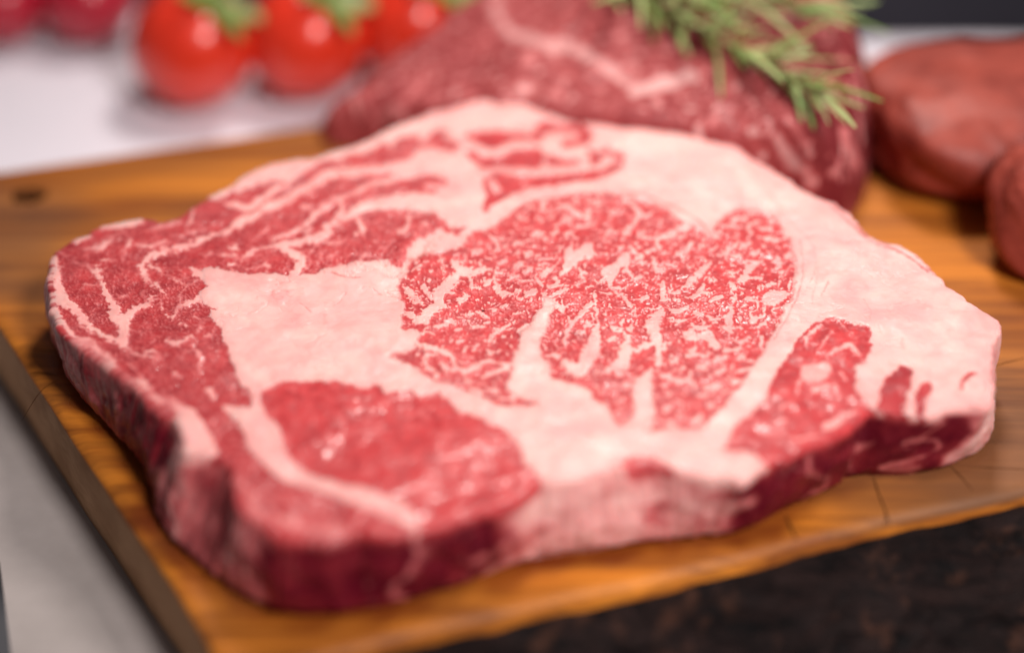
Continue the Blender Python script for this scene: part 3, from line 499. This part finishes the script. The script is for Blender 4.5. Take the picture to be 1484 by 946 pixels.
# soft pink veining in the fat mass
crs = sstep(.955, 1.0, 1 - np.abs(fbm(ux * .7 + .3 * perlin(ux, uy, 95), uy * 1.1, 4, 94)) * 1.6) * sstep(-.1, .35, perlin(ux * .35, uy * .35, 96))
vein = sstep(.93, 1.0, 1 - np.abs(fbm(ux * .9, uy * .9, 3, 33)) * 2.0) * sstep(0, .4, perlin(ux * .6, uy * .6, 34))
line = np.maximum(line, .22 * vein); line = np.maximum(line, .14 * crs); line = np.maximum(line, .16 * sstep(.1, .6, fbm(ux * .8, uy * .8, 3, 35)))
tone = .10 + .18 * perlin(ux * 1.2, uy * 1.2, 36) + np.where(reg == 2, .13, 0) + np.where((reg >= 5) & (reg < 7), .25, 0) + np.where(reg == 3, -.10, 0)
tone = tone + sstep(480, 120, gx) * .12
tone = np.where(reg == 1, tone - .05, tone)
def blur(A, r):
    for ax in (0, 1):
        for _ in range(2):
            pad = [(0, 0), (0, 0)]; pad[ax] = (r + 1, r); c = np.cumsum(np.pad(A, pad, mode='edge'), axis=ax, dtype=np.float64)
            n = A.shape[ax]; A = ((np.take(c, np.arange(2 * r + 1, 2 * r + 1 + n), ax) - np.take(c, np.arange(0, n), ax)) / (2 * r + 1)).astype(np.float32)
    return A
fb1 = blur(fat, 4); fb2 = blur(fat, 14)
soft = np.clip(np.where(reg == 1, .04, .22) + .20 * perlin(ux * .9, uy * .9, 47) + .22 * sstep(560, 720, gy), .05, .5)
near = np.clip(1.2 * (1 - fb2), 0, 1) * sstep(.5, .95, fat)            # fat beside lean carries a blush of its own
fat = fat * (1 - soft) + fb1 * soft
line = np.maximum(line, .42 * near + .14 * sstep(.0, .6, perlin(ux * 2.4, uy * 2.4, 48)) * sstep(.6, 1, fat))
# relief: fat stands a little proud, muscle edges dip
relief = fat * .055 + fbm(ux * .45, uy * .45, 3, 41) * .13 + fbm(ux * 2.2, uy * 2.2, 3, 44) * (.030 - .020 * fat) + line * -.03 - .035 * crs * fat + .008 * fat * fbm(ux * 4.5, uy * 6, 3, 97)
sl, v = stroke([(652, 330), (616, 352), (606, 364), (596, 380), (578, 392), (560, 392)], [8, 12, 14, 14, 12, 8], 7); relief[sl] -= v * .14
sl, v = stroke([(630, 318), (600, 335), (585, 360), (568, 376)], [14, 24, 24, 14], 8); relief[sl] += v * .08
sl, v = stroke([(470, 392), (490, 396), (520, 392), (550, 385)], [6, 9, 9, 5], 4); relief[sl] += v * .06
if globals().get('PREVIEW'): raise SystemExit(0)

def sample(A, px, py):
    x = np.clip((px - X0) * SC, 0, W - 1.001); y = np.clip((py - Y0) * SC, 0, H - 1.001)
    i = x.astype(int); j = y.astype(int); fx = x - i; fy = y - j
    return (A[j, i] * (1 - fx) + A[j, i + 1] * fx) * (1 - fy) + (A[j + 1, i] * (1 - fx) + A[j + 1, i + 1] * fx) * fy

NS, NR = 1900, 400
T = np.stack(on_plane(*smooth_poly(OUT, True, 6).T, TOP_Z), 1)
seg = np.linalg.norm(np.roll(T, -1, 0) - T, axis=1); cum = np.r_[0, np.cumsum(seg)]; s = np.linspace(0, cum[-1], NS, endpoint=False)
ix = np.searchsorted(cum, s, side='right') - 1; tt = (s - cum[ix]) / seg[ix]
T = T[ix] * (1 - tt)[:, None] + np.roll(T, -1, 0)[ix] * tt[:, None]
C0 = np.array([float(c) for c in on_plane(700, 450, TOP_Z)])
rag = perlin(s * 1.1, s * 0, 51) * .07 + perlin(s * 3.1, s * 0, 52) * .06 + perlin(s * 7, s * 0, 54) * .03
D = T - C0; rt = np.linalg.norm(D, axis=1); D = D / rt[:, None]; rt = rt + rag; ang = np.unwrap(np.arctan2(D[:, 1], D[:, 0]))
# keep the rays from the centre in strict order so that no face folds over another
if ang[-1] < ang[0]: ang = np.minimum.accumulate(ang)
else: ang = np.maximum.accumulate(ang)
lin = ang[0] + (ang[-1] - ang[0]) * np.arange(NS) / (NS - 1)
sm_ = np.convolve(np.r_[ang[:1].repeat(5) - 0, ang, ang[-1:].repeat(5)], np.ones(11) / 11, 'valid'); sm_[:6] = ang[:6]; sm_[-6:] = ang[-6:]
ang = sm_ * .985 + lin * .015; D = np.stack([np.cos(ang), np.sin(ang)], 1)
B = np.stack(on_plane(*smooth_poly(BOT, False, 5).T, BOARD_Z), 1) - C0
ba = np.arctan2(B[:, 1], B[:, 0]); br = np.linalg.norm(B, axis=1)
am = np.mod(np.arctan2(D[:, 1], D[:, 0]) - math.pi / 2, 2 * math.pi); bmod = np.mod(ba - math.pi / 2, 2 * math.pi); o_ = np.argsort(bmod)
rb = np.where((am > bmod.min()) & (am < bmod.max()), np.interp(am, bmod[o_], br[o_]), rt - .15)
rb = np.convolve(np.r_[rb[-6:], rb, rb[:6]], np.ones(13) / 13, 'valid')
tpx, tpy = to_px(C0[0] + D[:, 0] * rt, C0[1] + D[:, 1] * rt, TOP_Z)
RD = .20 + .12 * perlin(s * .5, s * 0, 53)
rows = []
for k in np.linspace(0, 1, NR + 1)[1:] ** .93:
    rows.append(np.c_[C0 + D * ((rt - RD) * k)[:, None], np.full(NS, TOP_Z)])
P = np.array(rows)
ppx, ppy = to_px(P[..., 0], P[..., 1], TOP_Z)
P[..., 2] += sample(relief, ppx, ppy) * np.minimum(1, 1 + 0 * ppx)
att = np.stack([sample(fat, ppx, ppy), sample(tone, ppx, ppy), sample(line, ppx, ppy)], -1)
rg_top = reg[np.clip(((ppy - Y0) * SC).astype(int), 0, H - 1), np.clip(((ppx - X0) * SC).astype(int), 0, W - 1)]
# wall
WK = [((1449,471),.95,.3),((1440,540),.9,.3),((1440,580),.8,.4),((1432,592),.5,.6),((1406,590),.15,.9),((1371,594),.08,1),((1361,598),.5,.8),((1352,603),.1,1),((1320,602),.03,1),((1270,592),.03,1),((1256,601),.30,.9),((1244,608),.08,1),((1200,639),.06,1),((1180,646),.34,.9),((1165,651),.06,1),((1110,674),.03,1),((1093,689),.06,1),((1078,699),.45,.7),((1050,693),.72,.5),((980,685),.66,.4),((945,677),.5,.4),((920,680),.6,.4),((880,685),.75,.3),((845,696),.85,.2),((800,702),.80,.3),((775,707),.72,.4),((752,722),.45,.7),((735,732),.15,1),((682,749),.03,1),((620,768),.05,1),((600,773),.40,.9),((582,777),.06,1),((512,775),.03,1),((460,785),.10,1),((400,778),.15,.9),((375,762),.35,.8),((345,735),.42,.7),((332,690),.30,.8),((300,664),.40,.7),((265,652),.55,.6),((258,618),.18,1),((230,604),.12,.85),((200,570),.16,.8),((160,537),.22,.75),((120,507),.30,.7),((96,492),.30,.65),((80,470),.34,.6),((70,430),.38,.6),((69,400),.34,.6)]
ki = [int(np.argmin((tpx - p[0]) ** 2 + (tpy - p[1]) ** 2)) for p, _, _ in WK]; o_ = np.argsort(ki); ki = np.array(ki)[o_]
kf = np.array([q[1] for q in WK])[o_]; kt = np.array([q[2] for q in WK])[o_]
wrows = []; wat = []; iv = np.arange(NS, dtype=float)
bul = .10 + .12 * perlin(s * .35, s * 0, 61)
notch = np.exp(-((tpx - 1256) / 9) ** 2) * (tpy > 560)
edge_att = att[-1].copy(); back = np.where((iv < ki[0]) | (iv > ki[-1]), 1., 0.)
NW = 44
bl0 = lambda t: float(sstep(.0, .3, t))
topz = P[-1, :, 2]
for q in range(1, NW + 1):
    if q <= 10:
        a = q / 10 * math.pi / 2; off = RD * math.sin(a); r_ = rt - RD + off; z = topz - RD * .9 * (1 - math.cos(a)); t = 0.02 * q / 10 + .06 * (1 - math.cos(a))
    else:
        t = (q - 10) / (NW - 10); zt_ = topz - RD * .9; z = zt_ + (BOARD_Z + .01 - zt_) * t
        inb = .25 * sstep(.86, 1, t)
        r_ = rt * (1 - t) + rb * t + np.sin(t * math.pi) * bul - inb + (.22 * fbm(s * .8, np.full(NS, t * 2.2), 4, 63) + .06 * perlin(s * 3.5, np.full(NS, t * 1.2), 62)) * math.sin(t * math.pi) ** .5 - .25 * notch * math.sin(min(1, t * 3) * math.pi / 2)
        t = .08 + .92 * t
    wrows.append(np.c_[C0 + D * r_[:, None], z])
    shift = 30 * t * np.exp(-((tpx - 700) / 60) ** 2) * (tpy > 600) + 14 * t * perlin(s * .4, s * 0, 64)
    sv = iv - shift - 26 * bl0(t) * perlin(s * .55, np.full(NS, t * 2.4), 105) - 10 * bl0(t) * perlin(s * 1.6, np.full(NS, t * 5), 106)
    f = np.interp(sv, ki, kf); tn = np.interp(sv, ki, kt)
    sk = s + .9 * t * perlin(s * .3, s * 0, 69); st = fbm(sk * .9, np.full(NS, t * 2.6), 4, 66); f = f + st * (.75 * (.12 + f * (1.25 - f))) + .28 * sstep(.90, 1, 1 - np.abs(fbm(sk * .8 + t * .8, np.full(NS, t * 1.7), 3, 67)) * 2) * sstep(-.1, .3, perlin(s * .5, s * 0, 70))
    f = np.clip(f, 0, 1); tn = tn * (1 - .6 * sstep(.35, .75, f)); tn = np.clip(tn * .92 + .22 * fbm(sk * 2, np.full(NS, t * 5.), 3, 71), 0, 1.2)
    f = np.where(back > .5, edge_att[:, 0], f); tn = np.where(back > .5, edge_att[:, 1], tn)
    bl = sstep(.03, .17 + .06 * perlin(s * .9, s * 0, 68), t)
    wat.append(np.stack([edge_att[:, 0] * (1 - bl) + f * bl, edge_att[:, 1] * (1 - bl) + tn * bl, edge_att[:, 2] * (1 - bl) + np.clip(.10 + .55 * fbm(sk * 1.3, np.full(NS, t * 3.0), 3, 73) + .25 * sstep(.4, 1, t), 0, .8) * bl], 1))
allP = np.concatenate([P, np.array(wrows)], 0); allA = np.concatenate([att, np.array(wat)], 0)
nrow = len(allP)
cz = TOP_Z + float(sample(relief, np.array([700.]), np.array([450.]))[0])
V = np.r_[[[C0[0], C0[1], cz]], allP.reshape(-1, 3), [[C0[0], C0[1], BOARD_Z + .02]]]
A = np.r_[allA[0].mean(0, keepdims=True), allA.reshape(-1, 3), [[.3, .8, 0]]]
Fq = grid_faces(nrow, NS, True) + 1
last = 1 + (nrow - 1) * NS; jj = np.arange(NS)
# orientation: outline runs clockwise in the picture (seen from above) -> flip so normals point up
probe = np.cross(V[Fq[0, 1]] - V[Fq[0, 0]], V[Fq[0, 2]] - V[Fq[0, 0]])[2]
if probe < 0: Fq = Fq[:, ::-1]
fid = np.zeros(len(Fq), np.int16); rowf = np.arange(len(Fq)) // NS; colf = np.arange(len(Fq)) % NS
topm = rowf < NR - 1
fid[topm] = rg_top[rowf[topm], colf[topm]]; fid[~topm] = 9
fid[(rowf >= NR - 1) & (rowf < NR + 3)] = 9
tmp = np_mesh('tmp', V * CM, Fq); nv = np.zeros(len(V) * 3, np.float32); tmp.vertex_normals.foreach_get('vector', nv); nv = nv.reshape(-1, 3)
bpy.data.meshes.remove(tmp)
steak = empty('ribeye_steak', (float(C0[0]) * CM, float(C0[1]) * CM, BOARD_Z * CM))
tag(steak, 'large marbled raw ribeye steak in focus at the front of the board', 'steak')
def submesh(name, mask, extra=None, label=None):
    F = Fq[mask]; used = np.unique(F)
    if not len(used): return
    rm = np.zeros(len(V), np.int32); rm[used] = np.arange(len(used))
    me = np_mesh(name, V[used] * CM, rm[F]); color_attr(me, 'tissue', A[used])
    me.normals_split_custom_set_from_vertices(nv[used].tolist())
    o = child(name, me, steak, [MEAT])
    if label: o['label'] = label
    return o
fid[np.isin(fid, np.arange(10, 40)) & (np.bincount(np.clip(fid, 0, 60), minlength=61)[np.clip(fid, 0, 60)] <= 60)] = 0
# juice that has run out under the steak darkens the wood round it
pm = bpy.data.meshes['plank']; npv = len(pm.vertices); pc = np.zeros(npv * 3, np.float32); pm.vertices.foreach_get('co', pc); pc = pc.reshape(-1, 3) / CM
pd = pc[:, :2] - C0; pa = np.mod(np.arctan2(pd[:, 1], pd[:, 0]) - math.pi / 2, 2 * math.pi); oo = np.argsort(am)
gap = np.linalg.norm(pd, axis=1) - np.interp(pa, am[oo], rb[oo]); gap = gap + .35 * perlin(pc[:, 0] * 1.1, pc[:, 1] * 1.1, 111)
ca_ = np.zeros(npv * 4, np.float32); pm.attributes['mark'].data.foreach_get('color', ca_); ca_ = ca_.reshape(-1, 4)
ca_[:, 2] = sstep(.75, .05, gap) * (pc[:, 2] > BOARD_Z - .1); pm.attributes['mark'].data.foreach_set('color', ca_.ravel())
submesh('fat', fid == 0, label='pale pink fat between and around the muscles')
submesh('eye_muscle', fid == 1, label='large round red eye muscle flecked with white fat')
submesh('cap_muscle', fid == 2, label='deep red cap muscle streaked with pale fat seams')
submesh('muscle', fid == 3, label='smooth red muscle at the front of the steak')
submesh('muscle', fid == 4, label='red muscle beside the thick outer fat')
submesh('muscle', fid == 5); submesh('muscle', fid == 6); 
for q in range(10, 40):
    if (fid == q).sum() > 60: submesh('lean_strip', fid == q)
submesh('cut_side', fid == 9, label='dark crimson upright side of the steak')
me = np_mesh('underside', np.r_[allP[-1], [[C0[0], C0[1], BOARD_Z + .015]]] * CM, np.stack([jj, (jj + 1) % NS, np.full(NS, NS)], 1)); color_attr(me, 'tissue', np.tile([[.2, .9, 0]], (NS + 1, 1)))
child('underside', me, steak, [MEAT])

# centre of the plank cap (fan closed under the steak)
me = np_mesh('plank_core', np.r_[[[ctr[0], ctr[1], BOARD_Z]], R[0]] * CM, np.stack([np.zeros(NB, int), 1 + np.arange(NB), 1 + (np.arange(NB) + 1) % NB], 1)[:, ::-1] if sg < 0 else np.stack([np.zeros(NB, int), 1 + np.arange(NB), 1 + (np.arange(NB) + 1) % NB], 1))
child('plank_core', me, board, [WOOD])

# ------------------------------------------------------------------ the roast behind
def xy(px, py, z): return np.array([float(c) for c in on_plane(px, py, z)])
FL, FR_, BR, BL = np.array([-8.4, 64.4]), np.array([12.0, 58.0]), np.array([13.2, 67.5]), np.array([1.6, 76.0])
nu, nv_ = 240, 150
uu = np.linspace(0, 1, nu)[None, :]; vv_ = np.linspace(0, 1, nv_)[:, None]
# squircle mapping so the outline is rounded; border verts carry the wall down
bu = 2 * uu - 1; bv = 2 * vv_ - 1
def P4(a, b):
    return ((1 - a) * (1 - b))[..., None] * FL + (a * (1 - b))[..., None] * FR_ + (a * b)[..., None] * BR + ((1 - a) * b)[..., None] * BL
eu = np.sign(bu) * np.abs(bu) ** .8; ev = np.sign(bv) * np.abs(bv) ** .7
eu = eu + 0 * bv; ev = ev + 0 * bu
sx = eu * np.sqrt(np.clip(1 - .18 * ev ** 2, 0, 1)); sy = ev * np.sqrt(np.clip(1 - .18 * eu ** 2, 0, 1))
a_ = .5 + .5 * sx; b_ = .5 + .5 * sy
XY = P4(a_, b_)
edge = 1 - np.maximum(np.abs(bu) + 0 * bv, np.abs(bv) + 0 * bu)
prof = np.clip(1 - (1 - np.clip(edge / .20, 0, 1)) ** 2.6, 0, 1) ** .62
hh = (2.1 + 2.6 * b_ ** .9 + 1.2 * a_ * (1 - b_)) * (1 - .45 * np.clip((.35 - a_) / .35, 0, 1))
lump = fbm(XY[..., 0] * .28, XY[..., 1] * .28, 3, 71) * .5 + fbm(XY[..., 0] * 1.1, XY[..., 1] * 1.1, 3, 72) * .10
Z = BOARD_Z + .02 + (hh + lump) * prof
XY = XY + (fbm(XY[..., 0] * .5, XY[..., 1] * .5, 2, 74) * .35)[..., None]
V2 = np.c_[XY.reshape(-1, 2), Z.ravel()]
F2 = grid_faces(nv_, nu)
if np.cross(V2[F2[5000, 1]] - V2[F2[5000, 0]], V2[F2[5000, 2]] - V2[F2[5000, 0]])[2] < 0: F2 = F2[:, ::-1]
x_, y_ = V2[:, 0], V2[:, 1]
c2, s2_ = math.cos(-.37), math.sin(-.37); l1 = x_ * c2 + y_ * s2_; l2 = -x_ * s2_ + y_ * c2
zz_ = V2[:, 2]; f = .7 * sstep(.12, .45, fbm(l1 * 2.1 + zz_ * 1.2, l2 * 3.1 - zz_ * 2.2, 3, 81)) + .5 * sstep(.25, .55, perlin(x_ * 2.4 + zz_ * 1.7, y_ * 2.4 - zz_ * 1.7, 82))
px2, py2 = to_px(x_, y_, V2[:, 2])
def s2(pts, wd, al):
    global f
    f = np.maximum(f, al * sstep(wd, wd * .4, seg_dist(px2 + 8 * perlin(x_ * 1.5, y_ * 1.5, 84), py2 + 6 * perlin(x_ * 1.5, y_ * 1.5, 85), pts)))
s2([(712, 5), (735, 45), (780, 62), (830, 70), (870, 90), (905, 118)], 13, .7); s2([(920, 132), (960, 122), (1000, 112)], 14, .85)
s2([(1128, 200), (1150, 240), (1175, 262)], 12, .7); s2([(1225, 190), (1240, 240)], 12, .5); s2([(750, 130), (760, 132)], 12, .6); s2([(800, 135), (812, 136)], 10, .5)
s2([(560, 165), (575, 160)], 14, .5); s2([(598, 140), (610, 120)], 12, .45); s2([(770, 92), (760, 88)], 9, .5)
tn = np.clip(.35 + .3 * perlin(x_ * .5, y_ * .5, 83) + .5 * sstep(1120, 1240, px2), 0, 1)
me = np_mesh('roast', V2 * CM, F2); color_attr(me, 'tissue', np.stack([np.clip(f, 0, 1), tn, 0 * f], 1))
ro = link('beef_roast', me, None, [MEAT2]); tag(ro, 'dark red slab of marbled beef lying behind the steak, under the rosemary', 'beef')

def roast_z(x, y):
    i = np.argmin((V2[:, 0] - x) ** 2 + (V2[:, 1] - y) ** 2); return V2[i, 2]

# ------------------------------------------------------------------ smooth dark meat pieces on the right
LEANM = mat_plain('brown_red_meat', (.37, .066, .044), (.20, .029, .020), 80, .5, .45)
def blob(name, c, hs, rot, seed, amp, parts=()):
    n1_, n2_ = 90, 60; th_ = np.linspace(0, 2 * math.pi, n1_, endpoint=False)[None, :]; ph = np.linspace(-math.pi / 2, math.pi / 2, n2_)[:, None]
    sp_ = lambda v, p: np.sign(v) * np.abs(v) ** p
    x = sp_(np.cos(ph), .55) * sp_(np.cos(th_), .7); y = sp_(np.cos(ph), .55) * sp_(np.sin(th_), .7); z = sp_(np.sin(ph), .6) + 0 * th_
    d = 1 + amp * fbm(x * 1.4 + z * .8, y * 1.4 - z * .5, 3, seed) + .03 * fbm(x * 6 + z * 3, y * 6 - z * 4, 3, seed + 2); P_ = np.stack([x * hs[0], y * hs[1], z * hs[2]], -1) * d[..., None]
    P_[..., 2] = np.maximum(P_[..., 2], -hs[2] * .86)
    c_, s_ = math.cos(rot), math.sin(rot); Q = P_.copy(); Q[..., 0] = P_[..., 0] * c_ - P_[..., 1] * s_; Q[..., 1] = P_[..., 0] * s_ + P_[..., 1] * c_
    Q[..., 2] += hs[2] * .86
    me = np_mesh(name, Q.reshape(-1, 3) * CM, grid_faces(n2_, n1_, True))
    return link(name, me, None, [LEANM]), c
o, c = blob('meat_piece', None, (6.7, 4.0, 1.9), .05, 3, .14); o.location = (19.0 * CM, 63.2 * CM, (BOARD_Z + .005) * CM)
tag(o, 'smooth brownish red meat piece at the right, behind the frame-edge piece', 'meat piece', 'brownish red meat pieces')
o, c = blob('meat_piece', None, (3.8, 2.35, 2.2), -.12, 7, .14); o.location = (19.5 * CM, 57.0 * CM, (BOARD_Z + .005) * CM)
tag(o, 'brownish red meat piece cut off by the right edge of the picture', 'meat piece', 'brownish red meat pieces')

# ------------------------------------------------------------------ tomatoes
TOM = mat_tomato('tomato_skin', (.76, .042, .016), (.66, .026, .011)); CRIM = mat_tomato('crimson_skin', (.46, .012, .032), (.32, .008, .024))
GREEN = mat_leaf('calyx_green', (.13, .17, .03), (.20, .24, .06)); 
def fruit(name, cx, cy, r, hr, mat, label, group, cat, calyx=True, seed=0, tilt=(0, 0)):
    e = empty(name, (cx * CM, cy * CM, .0019)); tag(e, label, cat, group)
    n1_, n2_ = 64, 44; th_ = np.linspace(0, 2 * math.pi, n1_, endpoint=False)[None, :]; ph = np.linspace(-math.pi / 2, math.pi / 2, n2_)[:, None]
    dip = 1 - .16 * np.exp(-((np.pi / 2 - ph) / .32) ** 2) + .012 * np.cos(5 * th_ + seed)
    x = np.cos(ph) * np.cos(th_) * r * dip; y = np.cos(ph) * np.sin(th_) * r * dip; z = np.sin(ph) * hr * dip + 0 * th_
    P_ = np.stack([x, y, z], -1); P_[..., 2] = np.maximum(P_[..., 2], -hr * .985) + hr * .985
    M = Matrix.Rotation(tilt[0], 4, 'X') @ Matrix.Rotation(tilt[1], 4, 'Y')
    c0 = Vector((0, 0, hr * .985)); MT = Matrix.Translation(c0 * CM) @ M @ Matrix.Translation(-c0 * CM)
    o = link('skin', np_mesh('skin', P_.reshape(-1, 3) * CM, grid_faces(n2_, n1_, True)), e, [mat]); o.matrix_local = MT
    if calyx:
        top = hr * .985 + hr * .84; rnd = random.Random(seed)
        for k in range(5):
            a = k * 2 * math.pi / 5 + rnd.uniform(-.2, .2); L = r * rnd.uniform(.75, 1.0); n = 8; VV = []
            for i in range(n):
                t = i / (n - 1); wdt = .30 * r * math.sin(math.pi * (t * .9 + .1)) ** .8 * (1 - t * .7) + .01
                rad = t * L; zz = top + .10 * r * math.sin(t * 3) + .22 * r * t * t * rnd.uniform(.9, 1.1)
                for sgn in (-1, 0, 1):
                    VV.append((math.cos(a) * rad - math.sin(a) * wdt * sgn, math.sin(a) * rad + math.cos(a) * wdt * sgn, zz + .05 * abs(sgn)))
            o = link('sepal', np_mesh('sepal', np.array(VV) * CM, grid_faces(n, 3)), e, [GREEN]); o.matrix_local = MT
        st = []; n = 10
        for i in range(n):
            t = i / (n - 1)
            for k in range(8):
                a = k * math.pi / 4; st.append((.13 * math.cos(a) + .5 * t * t * math.cos(seed), .13 * math.sin(a) + .5 * t * t * math.sin(seed), top - .1 + 1.5 * t))
        o = link('stalk', np_mesh('stalk', np.array(st) * CM, grid_faces(n, 8, True)), e, [GREEN]); o.matrix_local = MT
    return e
def put(px_, py_):      # contact point seen in the photograph, on the table
    return [float(c) for c in on_plane(px_, py_, 0)]
for i, (px_, py_, r, hr, lab) in enumerate([(288, 151, 2.42, 2.55, 'shiny red tomato nearest the board, leftmost of the three bright tomatoes'), (449, 139, 2.40, 2.45, 'shiny red tomato in the middle of the three bright tomatoes'), (602, 117, 2.40, 2.45, 'bright red tomato half hidden behind the dark beef slab')]):
    x, y = put(px_, py_); fruit('tomato', x, y, r, hr, TOM, lab, 'red tomatoes behind the board', 'tomato', True, i + 1, (.22, .50))
for i, (px_, py_, r, lab) in enumerate([(12, 62, 1.9, 'dark crimson round vegetable at the far left edge'), (135, 62, 2.0, 'dark crimson round vegetable beside the leftmost bright tomato')]):
    x, y = put(px_, py_); fruit('red_vegetable', x, y, r, r * .98, CRIM, lab, 'dark crimson vegetables', 'vegetable', False, i + 5)

# ------------------------------------------------------------------ rosemary
random.seed(11)
LEAF = mat_leaf('rosemary_green', (.10, .20, .02), (.50, .54, .24), .45); STEM = mat_leaf('rosemary_stem', (.16, .14, .05), (.20, .17, .07))
def needle_mesh(L, wd, bend):
    n = 9; V_ = []
    for i in range(n):
        t = i / (n - 1); ww = wd * (math.sin(math.pi * min(1, t * .86 + .10)) ** .55); z = -bend * t * t
        for a, hz in ((-1, -.35), (-.55, .25), (0, .10), (.55, .25), (1, -.35)):
            V_.append((t * L, a * ww, z + hz * ww))
    F_ = grid_faces(n, 5); return np_mesh('leaf', np.array(V_) * CM, F_)
needles = [needle_mesh(L, wd, b) for L, wd, b in ((3.3, .115, .35), (2.8, .11, .2), (3.8, .12, .7), (2.2, .105, .1))]
def sprig(pts, n_leaf, label, spread=1.0):
    base = Vector(pts[0]) * CM; e = empty('rosemary_sprig', base); tag(e, label, 'rosemary', 'rosemary sprigs')
    S = smooth_poly(pts, False, 8); Tg = np.gradient(S, axis=0); Tg /= np.linalg.norm(Tg, axis=1)[:, None]
    rows = []
    for p, t_ in zip(S, Tg):
        q = Vector(t_).to_track_quat('Z', 'Y')
        for k in range(8):
            rows.append(Vector(p) + q @ Vector((.11 * math.cos(k * math.pi / 4), .11 * math.sin(k * math.pi / 4), 0)))
    o = link('stem', np_mesh('stem', np.array(rows) * CM, grid_faces(len(S), 8, True)), e, [STEM]); o.matrix_parent_inverse = Matrix.Translation(base).inverted()
    for k in range(n_leaf):
        t = (k + random.random() * .6) / n_leaf; i = min(int(t * (len(S) - 1)), len(S) - 2); p = Vector(S[i]); tg = Vector(Tg[i])
        a = k * 2.4 + random.uniform(-.4, .4); q = tg.to_track_quat('X', 'Z')
        op = random.uniform(.50, 1.25) * spread * (1 - .55 * max(0, t - .75) / .25)
        d = q @ Vector((math.cos(op), math.sin(op) * math.cos(a), math.sin(op) * math.sin(a)))
        if d.z < -.35: d.z *= -.3
        d.normalize()
        M = d.to_track_quat('X', 'Z').to_matrix().to_4x4() @ Matrix.Rotation(random.uniform(-.7, .7), 4, 'X')
        o = bpy.data.objects.new('leaf', needles[random.randrange(4)]); col.objects.link(o); o.parent = e
        sc = random.uniform(.85, 1.15) * (1 - .25 * t)
        o.matrix_local = Matrix.Translation(p * CM - base) @ M @ Matrix.Scale(sc, 4)
    return e
for m in needles: m.materials.append(LEAF)
def rp(px_, py_, up=.55):
    x, y = on_plane(px_, py_, 7.0); x, y = float(x), float(y)
    for _ in range(6):
        z = roast_z(x, y) + up; x, y = [float(c) for c in on_plane(px_, py_, z)]
    return (x, y, z)
sprig([rp(862, -30), rp(940, 2), rp(1010, 40), rp(1075, 75), rp(1135, 105), rp(1190, 135, .7)], 70, 'green rosemary sprig lying across the dark beef, tip pointing right')
sprig([rp(900, -45, .9), rp(980, -22, .9), rp(1050, -5, .9), rp(1120, 5, 1.0), rp(1180, 12, 1.2)], 40, 'smaller rosemary sprig at the top edge of the picture', .8)
